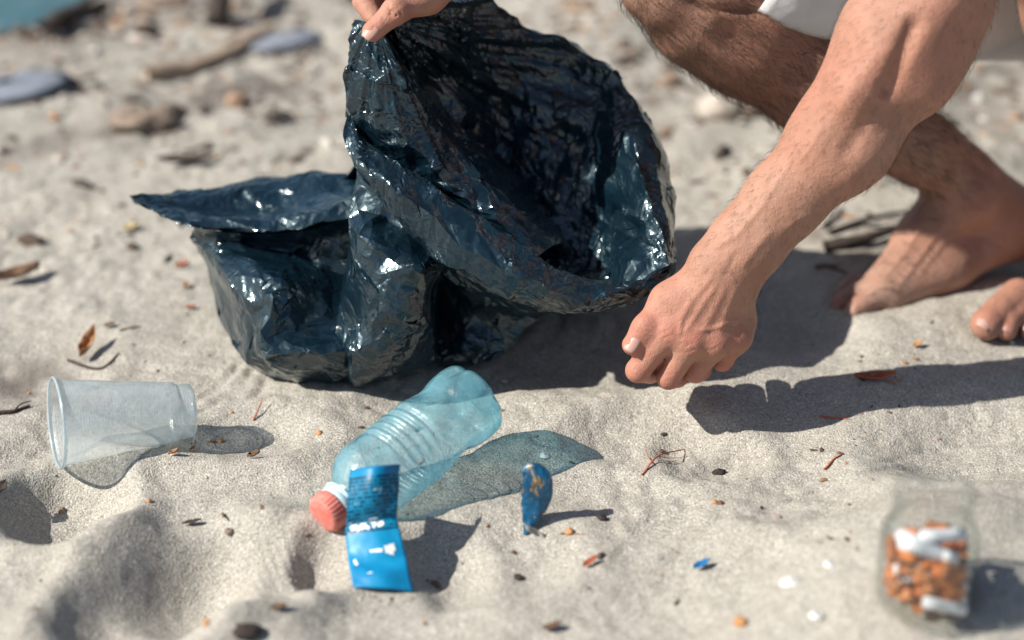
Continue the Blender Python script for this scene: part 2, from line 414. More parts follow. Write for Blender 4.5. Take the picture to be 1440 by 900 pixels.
def mat_bag():
    k = NT('bin_liner_film')
    n = k.noise(22, 5, .6)
    col = k.ramp(n, [(.3, (.002, .008, .014)), (.7, (.005, .017, .027))])
    k.l(col, k.b.inputs['Base Color'])
    k.l(k.ramp(k.noise(60, 4), [(.3, (.30,) * 3), (.75, (.42,) * 3)]), k.b.inputs['Roughness'])
    k.b.inputs['IOR'].default_value = 1.5; k.b.inputs['Specular IOR Level'].default_value = .36
    k.b.inputs['Specular Tint'].default_value = (.72, .93, 1, 1)
    k.b.inputs['Coat Weight'].default_value = 1.0; k.b.inputs['Coat Roughness'].default_value = .105; k.b.inputs['Coat IOR'].default_value = 1.5
    k.b.inputs['Coat Tint'].default_value = (.85, .97, 1, 1)
    # crumples too fine to model: zigzag creases crossing each other, bent by noise, and crinkled ridges
    nz = k.n('ShaderNodeTexNoise'); nz.inputs['Scale'].default_value = 38; nz.inputs['Detail'].default_value = 3; k.l(k.co(), nz.inputs['Vector'])
    sc = k.n('ShaderNodeVectorMath', operation='SCALE'); k.l(nz.outputs['Color'], sc.inputs[0]); sc.inputs['Scale'].default_value = .026
    wob = k.n('ShaderNodeVectorMath', operation='ADD'); k.l(k.co(), wob.inputs[0]); k.l(sc.outputs[0], wob.inputs[1])
    rr = random.Random(5); h = None
    for i in range(9):
        wl = .022 * .8 ** i
        d = Vector((rr.gauss(0, 1), rr.gauss(0, 1), rr.gauss(0, 1))).normalized() / wl
        dp = k.n('ShaderNodeVectorMath', operation='DOT_PRODUCT'); k.l(wob.outputs[0], dp.inputs[0]); dp.inputs[1].default_value = d
        pp = k.math('PINGPONG', dp.outputs['Value'], .5)
        g = k.ramp(k.noise(22 + 5 * i, 2), [(.44, (0, 0, 0)), (.62, (1, 1, 1))])
        t = k.math('MULTIPLY', k.math('MULTIPLY', pp, g), wl * .26)
        h = t if h is None else k.math('ADD', h, t)
    for sc_, am in ((42, .0011), (95, .0006)):
        v1 = k.n('ShaderNodeTexVoronoi'); v1.feature = 'DISTANCE_TO_EDGE'; v1.inputs['Scale'].default_value = sc_; k.l(wob.outputs[0], v1.inputs['Vector'])
        ln = k.math('POWER', k.math('SUBTRACT', 1.0, k.math('MINIMUM', k.math('MULTIPLY', v1.outputs[0], 2.2), 1.0)), 2.5)
        g = k.ramp(k.noise(30 + sc_ * .1, 2), [(.45, (0, 0, 0)), (.6, (1, 1, 1))])
        h = k.math('ADD', h, k.math('MULTIPLY', k.math('MULTIPLY', ln, g), am))
    amt = k.ramp(k.noise(11, 3), [(.38, (.2,) * 3), (.58, (1.15,) * 3)])
    nb = k.bump(k.math('MULTIPLY', h, amt), .5, 1.0)
    k.l(nb, k.b.inputs['Normal']); k.l(nb, k.b.inputs['Coat Normal'])
    return k.m
def build_bag():
    root = empty('garbage_bag', G(470, 520).tolist() + [0.0])
    tag(root, 'crumpled dark teal black plastic rubbish bag held open above the sand', 'garbage bag')
    m = mat_bag()
    # inside of the mouth with its far rim rolled over
    inner = [
     [(540,70,.00),(602,70,-.06),(660,90,-.10),(740,130,-.14),(820,180,-.15),(878,245,-.13),(905,320,-.10),(905,385,-.05),(880,410,-.02)],
     [(540,6,.055),(606,-8,.02),(670,1,-.03),(762,50,-.06),(852,94,-.06),(918,190,-.04),(944,295,-.01),(940,385,.02),(915,418,.028)],
     [(548,14,.06),(612,10,.03),(676,14,-.022),(760,66,-.055),(842,110,-.055),(896,195,-.025),(922,295,.012),(920,372,.03),(900,405,.034)],
     [(556,40,.045),(618,50,.02),(684,70,-.03),(758,112,-.06),(838,146,-.055),(880,212,-.010),(903,290,.014),(897,345,.024),(880,394,.034)],
     [(565,70,.03),(624,90,-.01),(700,130,-.06),(752,165,-.060),(822,184,-.052),(850,250,-.030),(858,310,-.012),(868,365,.004),(864,398,.022)],
     [(580,110,.01),(640,135,-.03),(700,185,-.075),(742,228,-.066),(800,252,-.056),(836,298,-.048),(848,345,-.034),(852,380,-.012),(845,402,.005)],
     [(600,165,.00),(650,200,-.015),(695,255,-.055),(724,298,-.060),(770,328,-.048),(808,352,-.042),(822,375,-.032),(826,390,-.014),(822,404,.0)],
     [(625,235,.00),(660,270,.00),(700,325,-.01),(725,350,-.02),(760,378,-.03),(785,392,-.03),(797,400,-.02),(800,405,-.01),(802,408,-.005)],
     [(620,300,-.02),(655,330,-.02),(695,370,-.03),(720,390,-.04),(755,410,-.05),(775,418,-.05),(785,420,-.04),(790,420,-.03),(795,420,-.02)],
    ]
    film('mouth_lining', inner, m, root, 11, grow=(.05, .03, .02), goal=(.03, .04, .05), cell=.0058, jit=.0008, fold=.2, pull=.014)
    # near wall of the mouth: bright fold under the hand, then its inner face going down to the right
    near = [
     [(520,60,.02),(512,150,-.01),(535,230,-.02),(590,285,-.02),(660,340,-.01),(740,400,.0)],
     [(494,34,.048),(482,108,.038),(488,166,.026),(545,232,.008),(636,288,.018),(735,368,.024)],
     [(499,24,.053),(498,112,.045),(516,176,.038),(566,236,.026),(652,290,.030),(745,366,.032)],
     [(514,30,.060),(528,108,.056),(556,172,.052),(596,226,.042),(668,284,.038),(755,360,.036)],
     [(530,40,.066),(556,106,.064),(586,160,.054),(622,210,.036),(686,272,.032),(765,354,.030)],
     [(540,48,.058),(574,108,.048),(606,156,.020),(648,204,.004),(705,262,.008),(775,345,.016)],
     [(548,55,.045),(590,115,.010),(628,160,-.012),(674,205,-.024),(722,260,-.028),(790,342,-.01)],
     [(556,60,.02),(610,120,-.02),(650,170,-.045),(700,215,-.065),(750,270,-.07),(805,350,-.04)],
    ]
    film('near_fold', near, m, root, 21, grow=(.02, .02, .02), goal=(.04, .035, .05), cell=.0062, jit=.0008, fold=.2, pull=.006)
    # lower rolled lip running from the left rim down to the right
    lip = [
     [(505,150,.0),(525,195,.01),(580,240,.02),(645,285,.03),(722,340,.03),(800,390,.025),(880,402,.01),(930,385,-.01)],
     [(486,165,.030),(506,196,.042),(562,232,.054),(628,274,.062),(712,328,.064),(796,378,.057),(880,396,.045),(938,372,.025)],
     [(481,182,.036),(500,214,.050),(556,254,.064),(622,298,.073),(706,352,.074),(792,396,.066),(878,407,.052),(941,380,.03)],
     [(484,200,.036),(500,236,.050),(560,292,.064),(624,340,.073),(704,388,.074),(792,420,.066),(878,418,.050),(939,392,.03)],
     [(494,214,.026),(508,252,.040),(568,322,.054),(630,374,.062),(704,414,.064),(792,438,.056),(878,429,.040),(930,402,.02)],
     [(508,225,.01),(520,258,.018),(578,328,.030),(638,380,.040),(706,418,.042),(790,440,.035),(874,430,.02),(925,404,.005)],
     [(520,230,-.02),(532,255,-.02),(590,315,-.01),(650,365,.0),(715,400,.0),(790,420,.0),(868,415,-.01),(915,395,-.02)],
    ]
    film('rolled_rim', lip, m, root, 31, cell=.0062, jit=.0006, grow=(.012, .016, .02), goal=(.04, .04, .05), edge=.25)
    # front panel of the body, a crease from left edge to right shoulder
    panel = [
     [(520,250,-.03),(500,232,.012),(520,240,.026),(550,266,.028),(582,300,.030),(612,335,.028),(630,350,.0)],
     [(520,290,-.04),(491,280,.012),(512,284,.020),(545,306,.018),(578,334,.022),(612,352,.026),(630,365,.0)],
     [(515,330,-.05),(485,312,.016),(508,326,.044),(545,356,.052),(580,374,.060),(604,370,.052),(622,385,-.01)],
     [(505,390,-.06),(478,390,.010),(503,394,.036),(542,404,.046),(578,410,.052),(603,412,.040),(615,425,-.02)],
     [(500,450,-.06),(474,450,.004),(498,455,.026),(540,458,.038),(576,456,.042),(602,452,.028),(614,465,-.03)],
     [(500,500,-.06),(470,496,.0),(494,514,.018),(535,492,.030),(572,472,.032),(601,480,.008),(616,490,-.03)],
     [(500,530,-.06),(478,530,-.008),(498,540,.000),(530,530,.004),(568,518,.004),(600,506,-.006),(616,505,-.03)],
     [(505,530,-.08),(490,538,-.03),(502,545,-.024),(530,538,-.024),(566,527,-.028),(597,512,-.035),(612,508,-.05)],
    ]
    film('front_panel', panel, m, root, 41, grow=(.012, .018, .02), goal=(.05, .04, .05))
    # shaded hollow under the lip and the slack bottom to the right
    under = [
     [(590,330,-.01),(640,360,.01),(700,392,.02),(750,420,.02),(790,436,.015)],
     [(596,380,-.05),(640,400,-.02),(690,418,-.005),(740,432,.0),(785,438,.0)],
     [(600,430,-.07),(640,440,-.05),(690,442,-.03),(735,440,-.025),(770,438,-.02)],
     [(604,460,-.06),(640,468,-.045),(684,464,-.035),(728,452,-.035),(764,440,-.035)],
     [(608,490,-.04),(640,496,-.032),(680,492,-.032),(715,478,-.038),(755,446,-.045)],
     [(612,512,-.045),(640,513,-.042),(680,504,-.045),(712,486,-.05),(750,450,-.055)],
     [(612,500,-.09),(640,500,-.09),(680,490,-.09),(710,470,-.09),(745,440,-.09)],
    ]
    film('slack_bottom', under, m, root, 51, grow=(.06, .05, .03), goal=(.03, .03, .05))
    # left bulge of the body
    left = [
     [(300,335,-.10),(268,318,-.06),(300,326,-.03),(360,330,-.03),(430,326,-.03),(510,300,-.03)],
     [(300,350,-.12),(275,342,-.07),(305,345,-.055),(360,352,-.06),(430,352,-.06),(510,345,-.05)],
     [(310,365,-.13),(290,362,-.06),(322,360,-.022),(380,372,-.014),(440,386,-.030),(510,396,-.05)],
     [(320,390,-.13),(297,388,-.06),(330,385,-.010),(390,398,.008),(444,412,-.016),(510,416,-.034)],
     [(330,440,-.13),(306,430,-.06),(336,430,-.010),(388,430,.016),(440,450,.000),(505,446,-.012)],
     [(350,480,-.13),(326,476,-.06),(344,478,-.018),(372,482,.016),(426,478,.004),(500,474,.004)],
     [(370,510,-.12),(348,508,-.06),(358,506,-.026),(372,504,.004),(432,504,.022),(495,500,.010)],
     [(395,530,-.11),(378,532,-.055),(392,534,-.032),(412,530,-.014),(440,526,.000),(490,526,-.004)],
     [(410,535,-.11),(394,539,-.06),(408,542,-.042),(426,542,-.032),(450,542,-.024),(490,542,-.022)],
     [(420,525,-.12),(415,530,-.09),(425,535,-.075),(440,538,-.06),(460,538,-.06),(490,538,-.06)],
    ]
    film('left_side', left, m, root, 61, grow=(.035, .03, .02), goal=(.035, .035, .05))
    # flap of the folded corner sticking out to the left
    flap = [
     [(190,286,-.09),(262,300,-.12),(340,290,-.14),(420,280,-.14),(515,270,-.14)],
     [(180,271,-.06),(246,266,-.09),(340,250,-.105),(420,240,-.105),(512,231,-.10)],
     [(185,277,-.055),(243,278,-.075),(336,266,-.09),(420,256,-.09),(510,246,-.085)],
     [(192,284,-.054),(242,290,-.075),(334,290,-.097),(420,278,-.093),(508,264,-.075)],
     [(200,290,-.048),(246,304,-.045),(334,304,-.044),(420,296,-.034),(506,278,-.022)],
     [(205,294,-.047),(258,316,-.028),(338,324,-.018),(420,321,-.012),(506,302,-.01)],
     [(208,295,-.05),(264,319,-.034),(342,327,-.026),(420,325,-.022),(506,306,-.02)],
     [(212,293,-.06),(275,315,-.06),(345,320,-.06),(420,318,-.06),(506,300,-.06)],
    ]
    film('corner_flap', flap, m, root, 71, cell=.0075, jit=.0008, grow=(.03, .03, .03), goal=(.05, .04, .05), edge=.4)
    # wall on the far side, closing the bag
    back = [
     [(545,20,.03),(610,2,.0),(680,12,-.05),(765,62,-.08),(850,108,-.08),(912,200,-.06),(935,300,-.03),(925,385,.0)],
     [(520,120,-.03),(600,110,-.10),(680,130,-.17),(750,170,-.19),(820,220,-.19),(872,280,-.16),(890,340,-.11),(880,395,-.04)],
     [(500,235,-.06),(580,250,-.13),(650,270,-.19),(720,300,-.20),(780,330,-.19),(820,360,-.15),(830,385,-.11),(830,410,-.04)],
     [(430,270,-.13),(520,330,-.18),(600,350,-.20),(680,370,-.20),(740,390,-.18),(770,405,-.14),(780,415,-.10),(785,425,-.05)],
     [(290,340,-.10),(400,400,-.18),(520,430,-.20),(640,430,-.19),(700,430,-.16),(735,432,-.13),(750,432,-.10),(760,436,-.07)],
     [(330,460,-.10),(400,490,-.14),(500,500,-.15),(620,490,-.14),(670,480,-.12),(700,470,-.11),(720,460,-.10),(745,445,-.08)],
     [(400,528,-.10),(430,530,-.10),(500,530,-.10),(620,505,-.10),(660,500,-.09),(690,488,-.09),(710,478,-.08),(745,450,-.075)],
    ]
    film('far_wall', back, m, root, 81, grow=(.04, .04, .02))
    return root
# ------------------------------------------------------------------ clear things
def mat_clear(name, centre, edge, gloss=.06, body=(.8, .9, .95), body_amt=.15, spec=.30, bump=None, thick=None, refl=.75):
    """thin clear plastic or glass wall: tinted see-through film with a clear-coat reflection and a little milky dust"""
    k = NT(name); k.t.nodes.remove(k.b)
    lw = k.n('ShaderNodeLayerWeight'); lw.inputs['Blend'].default_value = .5
    tint = k.mix(k.math('POWER', lw.outputs['Facing'], 2.2), centre, edge)
    if thick: tint = k.mix(k.math('MULTIPLY', k.attr('thick'), .65), tint, thick)
    tr = k.n('ShaderNodeBsdfTransparent'); k.l(tint, tr.inputs[0])
    gl = k.n('ShaderNodeBsdfGlossy'); gl.inputs['Roughness'].default_value = gloss
    fr = k.math('MULTIPLY_ADD', k.math('POWER', lw.outputs['Facing'], 3.6), refl, .05)      # Schlick, the same from both sides of the wall
    df = k.n('ShaderNodeBsdfDiffuse'); df.inputs[0].default_value = (*body, 1)
    tl = k.n('ShaderNodeBsdfTranslucent'); tl.inputs[0].default_value = (*body, 1)
    md = k.n('ShaderNodeMixShader'); md.inputs[0].default_value = .5; k.l(df.outputs[0], md.inputs[1]); k.l(tl.outputs[0], md.inputs[2])
    m1 = k.n('ShaderNodeMixShader')
    haze = k.ramp(k.noise(45, 5, .65), [(.3, (body_amt * .45,) * 3), (.75, (body_amt * 1.5,) * 3)])  # milkiness and dust; on the bottle also stands in for refracted light
    k.l(haze, m1.inputs[0]); k.l(tr.outputs[0], m1.inputs[1]); k.l(md.outputs[0], m1.inputs[2])
    g2 = k.n('ShaderNodeBsdfGlossy'); g2.inputs['Roughness'].default_value = .34
    m0 = k.n('ShaderNodeMixShader'); m0.inputs[0].default_value = .05 if body_amt > .05 else .0; k.l(m1.outputs[0], m0.inputs[1]); k.l(g2.outputs[0], m0.inputs[2])
    m2 = k.n('ShaderNodeMixShader'); k.l(fr, m2.inputs[0]); k.l(m0.outputs[0], m2.inputs[1]); k.l(gl.outputs[0], m2.inputs[2])
    k.l(m2.outputs[0], k.out.inputs[0])
    if bump:
        b = k.bump(bump(k), bump.__defaults__[0], 1.0)
        for nd in (gl, g2, df, lw): k.l(b, nd.inputs['Normal'])
    return k.m
def frame_from(A, B, twist_ref=(0, 0, 1)):
    z = (B - A) / np.linalg.norm(B - A); r = np.array(twist_ref if abs(z[2]) < .95 else (1, 0, 0), float)
    x = r - z * (r @ z); x /= np.linalg.norm(x); y = np.cross(z, x); return x, y, z
def lathe(A, B, prof, seg, rfun=None, cap0=False, cap1=False):
    """prof: list of (distance along A->B in metres, radius)"""
    x, y, z = frame_from(A, B); V = []; th = np.linspace(0, 2 * math.pi, seg, endpoint=False)
    for t, r in prof:
        rr = np.full(seg, r) if rfun is None else np.zeros(seg) + rfun(t, r, th)
        V.append(A + z * t + rr[:, None] * (np.cos(th)[:, None] * x + np.sin(th)[:, None] * y))
    V = np.array(V); F = grid_faces(len(prof), seg, True).tolist(); n = len(prof) * seg
    V = V.reshape(-1, 3)
    if cap0: V = np.vstack([V, A + z * prof[0][0]]); F += [[len(V) - 1, (i + 1) % seg, i] for i in range(seg)]
    if cap1:
        V = np.vstack([V, A + z * prof[-1][0]]); o = n - seg
        F += [[len(V) - 1, o + i, o + (i + 1) % seg] for i in range(seg)]
    return V, F
def smoothprof(pts, n):
    p = np.array(pts, float); return [tuple(q) for q in catmull(p, n, 0)]

def build_bottle():
    A = PZ(452, 727, .0165); B = PZ(672, 556, .052)
    L = np.linalg.norm(B - A)
    root = empty('plastic_bottle', (A[0], A[1], 0)); tag(root, 'empty pale blue plastic drink bottle with red cap lying on the sand', 'bottle')
    def wr(k, s=.35):
        return k.math('ADD', k.math('MULTIPLY', k.noise(60, 3, .5), .008), k.math('MULTIPLY', k.vor(48, 'F1'), .004))
    pet = mat_clear('blue_pet', (.91, .968, .985), (.12, .56, .82), .05, (.40, .87, .99), .31, bump=wr, thick=(.42, .80, .92), refl=.9)  # pale cyan body: dusty look plus refracted brightness put into the colour
    s = L / .2
    prof = [(.022, .0128), (.026, .0128), (.030, .0150), (.036, .0205), (.043, .0255), (.052, .0290), (.060, .0305), (.070, .0308)]
    t = .074
    for i in range(5):
        prof += [(t, .0309), (t + .0035, .0309), (t + .0055, .0281), (t + .0080, .0281)]; t += .0100
    prof += [(t + .002, .0306), (t + .010, .0295), (t + .018, .0280), (t + .026, .0272), (t + .034, .0278), (t + .042, .0296),
             (t + .050, .0310), (t + .058, .0314), (t + .066, .0308), (t + .070, .0292), (t + .0735, .026), (t + .0755, .021), (t + .0755, .015), (t + .072, .008), (t + .070, .001)]
    end = t + .0755; prof = smoothprof([(a / end * L, b) for a, b in prof], 190)
    def rf(tt, r, th):
        u = tt / L
        pet_ = np.clip((u - .84) / .1, 0, 1)
        rr = r * (1 - .085 * pet_ * np.clip(np.cos(5 * th + .6), 0, 1) ** 2)
        grip = math.exp(-((u - .72) / .09) ** 2)
        rr = rr * (1 - .05 * grip * np.cos(5 * th + 9 * u) )
        n = perlin(np.cos(th) * 1.6 + 3, np.sin(th) * 1.6, u * 5 + 1.7); n2 = perlin(np.cos(th) * 3.5, np.sin(th) * 3.5 + 8, u * 13)
        amt = np.clip((u - .15) / .1, 0, 1)
        return rr * (1 + amt * (.035 * n + .018 * n2))
    V, F = lathe(A, B, prof, 96, rf)
    bo = mesh_obj('body', V, F, pet, root); tq = np.repeat([q[0] / L for q in prof], 96); point_attr(bo, 'thick', np.clip((tq - .80) / .12, 0, 1) + .35 * np.clip((.26 - tq) / .1, 0, 1))
    red = simple('red_plastic', (.58, .085, .06), .55, .22, 160, .3, .0004, dark=(.66, .30, .25))
    capz = lambda tt, r, th: r * (1 + (.022 * np.sign(np.sin(th * 30)) if .0025 < tt < .012 else 0))
    V, F = lathe(A, B, [(.0000, .011), (.0004, .0128), (.0018, .0142), (.003, .0146), (.011, .0150), (.0125, .0148), (.0126, .0128)], 180, capz, cap0=True)
    mesh_obj('cap', V, F, red, root)
    wh = simple('white_plastic', (.52, .68, .75), .4, .08)
    V, F = lathe(A, B, smoothprof([(.0132, .0128), (.0134, .0150), (.0155, .0154), (.0170, .0150), (.0172, .0136), (.019, .0134), (.0192, .0164), (.0206, .0164), (.0212, .0130), (.023, .0128)], 40), 64)
    mesh_obj('neck_ring', V, F, wh, root)
    # paper-plastic label, come loose: one half still on the shoulder, the other hanging to the sand
    k = NT('label_print'); uv = k.co('UV')
    sx = k.n('ShaderNodeSeparateXYZ'); k.l(uv, sx.inputs[0])
    upper = k.ramp(sx.outputs[1], [(.0, (0, 0, 0)), (.46, (0, 0, 0)), (.47, (1, 1, 1))], 'CONSTANT')
    blue = k.ramp(k.noise(30, 5), [(.3, (.002, .15, .34)), (.7, (.006, .27, .50))])
    top_mask = k.math('MULTIPLY', upper, k.ramp(sx.outputs[1], [(.0, (1, 1, 1)), (.93, (0, 0, 0))], 'CONSTANT'))
    # rows of fine print: broken dashes of uneven length
    row = k.math('MULTIPLY', sx.outputs[1], 34.0); rf_ = k.math('FLOOR', row); cv = k.n('ShaderNodeCombineXYZ')
    k.l(k.math('MULTIPLY', sx.outputs[0], 15.0), cv.inputs[0]); k.l(k.math('MULTIPLY', rf_, 7.31), cv.inputs[1])
    word = k.ramp(k.noise(1.0, 2, .5, cv.outputs[0]), [(.44, (0, 0, 0)), (.46, (1, 1, 1))])
    line = k.math('MULTIPLY', k.math('LESS_THAN', k.math('FRACT', row), .58), word)
    upb = k.mix(top_mask, blue, (.002, .17, .31)); textc = k.mix(k.math('MULTIPLY', k.math('MULTIPLY', top_mask, line), .9), upb, (.0, .025, .06))
    scr = k.ramp(k.noise(75, 5, .7), [(.63, (0, 0, 0)), (.70, (1, 1, 1))])
    k.l(k.mix(k.math('MULTIPLY', scr, .75), textc, (.55, .70, .76)), k.b.inputs['Base Color'])
    k.b.inputs['Roughness'].default_value = .42; k.b.inputs['Specular IOR Level'].default_value = .3
    k.l(k.bump(k.noise(120, 4), .3, .001), k.b.inputs['Normal'])
    g1 = hz(497, 828); g2 = hz(582, 834)
    dB = 1.752
    rows = [(P(493, 661, dB - .018), P(528, 655, dB - .032), P(562, 653, dB - .016)),
            (P(490, 690, dB - .026), P(526, 686, dB - .036), P(561, 684, dB - .024)),
            (P(488, 722, dB - .027), P(524, 716, dB - .033), P(559, 713, dB - .028)),
            (P(487, 739, dB - .021), P(522, 733, dB - .027), P(558, 728, dB - .025)),
            (P(486, 747, dB - .025), P(522, 741, dB - .031), P(560, 735, dB - .030)),
            (P(489, 780, dB - .032), P(529, 776, dB - .037), P(570, 777, dB - .034)),
            (g1 * .2 + P(489, 780, dB - .032) * .8 + (0, -.002, 0), g1 * .2 + P(489, 780, dB - .032) * .8 + (.5 * (g2 - g1)) * .93 + (0, -.006, .002), P(570, 777, dB - .034) * .8 + g2 * .2),
            (g1 * .6 + P(489, 780, dB - .032) * .4 + (0, -.001, 0), .5 * (g1 + g2) * .6 + P(529, 776, dB - .037) * .4 + (0, -.004, .004), P(570, 777, dB - .034) * .4 + g2 * .6 + (0, -.001, 0)),
            (g1 + (0, 0, .001), (g1 + g2) / 2 + (0, -.003, .004), g2 + (0, 0, .001))]
    X = catmull(catmull(np.array(rows), 40, 0), 20, 1)
    nrm = normals_grid(X); vv, uu = np.meshgrid(np.linspace(0, 1, 40), np.linspace(0, 1, 20), indexing='ij')
    X = X + nrm * (.0012 * perlin(uu * 3, vv * 7, 3.1) + .0005 * perlin(uu * 9, vv * 20, 1.1))[..., None]
    lab = mesh_obj('label', X.reshape(-1, 3), grid_faces(40, 20), k.m, root)
    uvl = lab.data.uv_layers.new(name='UVMap'); li = np.zeros(len(lab.data.loops), np.int32); lab.data.loops.foreach_get('vertex_index', li)
    U = np.stack([uu.ravel(), 1 - vv.ravel()], -1).astype(np.float32); uvl.data.foreach_set('uv', U[li].ravel())
    lab.modifiers.new('thickness', 'SOLIDIFY').thickness = .0003
    # broken white lettering across the fold
    ink = simple('white_ink', (.78, .80, .80), .5, .06)
    strokes = [(.10, .52, .20, .56, .03), (.20, .56, .27, .49, .03), (.12, .505, .26, .525, .02), (.32, .50, .35, .565, .035), (.35, .53, .45, .565, .025), (.36, .53, .47, .50, .03),
               (.50, .545, .66, .56, .03), (.54, .50, .60, .55, .03), (.62, .51, .74, .53, .03), (.05, .60, .12, .60, .012), (.45, .60, .62, .605, .015),
               (.40, .33, .62, .335, .022), (.66, .34, .84, .36, .05), (.70, .33, .80, .315, .03), (.10, .23, .16, .25, .05), (.30, .12, .38, .125, .012)]
    vs, fs = [], []
    def at(u, v):
        fi, fj = (1 - v) * 39, u * 19; i, j = int(min(fi, 38)), int(min(fj, 18)); a, b = fi - i, fj - j
        p = X[i, j] * (1 - a) * (1 - b) + X[i + 1, j] * a * (1 - b) + X[i, j + 1] * (1 - a) * b + X[i + 1, j + 1] * a * b
        n_ = nrm[i, j]; n_ = n_ if (CAM - p) @ n_ > 0 else -n_
        return p + n_ * .0007
    for (u0, v0, u1, v1, w_) in strokes:
        d = np.array((u1 - u0, v1 - v0)); pn = np.array((-d[1], d[0])) / np.linalg.norm(d) * w_ * 1.15; b = len(vs)
        m_ = 5
        for q in range(m_):
            c = np.array((u0, v0)) + d * q / (m_ - 1); ww = random.uniform(.7, 1.2)
            for sgn in (-1, 1): vs.append(at(*np.clip(c + sgn * pn * ww * (1, .45), .01, .99)))
        fs += [(b + 2 * q, b + 2 * q + 1, b + 2 * q + 3, b + 2 * q + 2) for q in range(m_ - 1)]
    mesh_obj('print', vs, fs, ink, lab)
    return root

def build_cup():
    A = PZ(81, 595, .036); B = PZ(270, 577, .027)
    L = np.linalg.norm(B - A)
    root = empty('plastic_cup', (A[0], A[1], 0)); tag(root, 'clear milky disposable plastic cup lying on its side on the sand', 'cup')
    def rb(k, s=.5):
        z = (B - A) / L
        dp = k.n('ShaderNodeVectorMath', operation='DOT_PRODUCT'); k.l(k.co(), dp.inputs[0]); dp.inputs[1].default_value = z
        sn = k.math('SINE', k.math('MULTIPLY', dp.outputs['Value'], 2 * math.pi / .0021))
        return k.math('ADD', k.math('MULTIPLY', sn, .00010), k.math('MULTIPLY', k.noise(60, 3), .004))
    m = mat_clear('milky_polypropylene', (.90, .94, .95), (.70, .80, .83), .12, (.86, .92, .94), .46, bump=rb)
    rB, rA = .0212, .0335
    prof = [(-.0010, rA + .0006), (.0, rA + .0014), (.0012, rA + .0008), (.002, rA - .0004)]
    for t in np.linspace(.006, L - .014, 12): prof.append((t, rA - .0006 + (rB + .0012 - rA) * t / L))
    prof += [(L - .0125, rB + .0008), (L - .0115, rB + .0003), (L - .003, rB), (L - .0005, rB - .0012), (L + .0002, rB - .004), (L - .0035, rB - .0065), (L - .0036, .001)]
    V, F = lathe(A, B, smoothprof(prof, 110), 96, lambda t, r, th: r * (1 + .012 * perlin(np.cos(th), np.sin(th), t * 18 + 2)))
    mesh_obj('cup_wall', V, F, m, root)
    rim = mat_clear('thick_polypropylene', (.72, .84, .88), (.5, .66, .72), .1, (.88, .94, .96), .6)
    q = [( -.0008 + .0013 * math.sin(a), rA + .0009 + .0013 * math.cos(a)) for a in np.linspace(0, 2 * math.pi, 13)]
    V, F = lathe(A, B, q, 96, lambda t, r, th: r * (1 + .012 * perlin(np.cos(th), np.sin(th), t * 18 + 2)))
    mesh_obj('rim', V, F, rim, root)
    return root

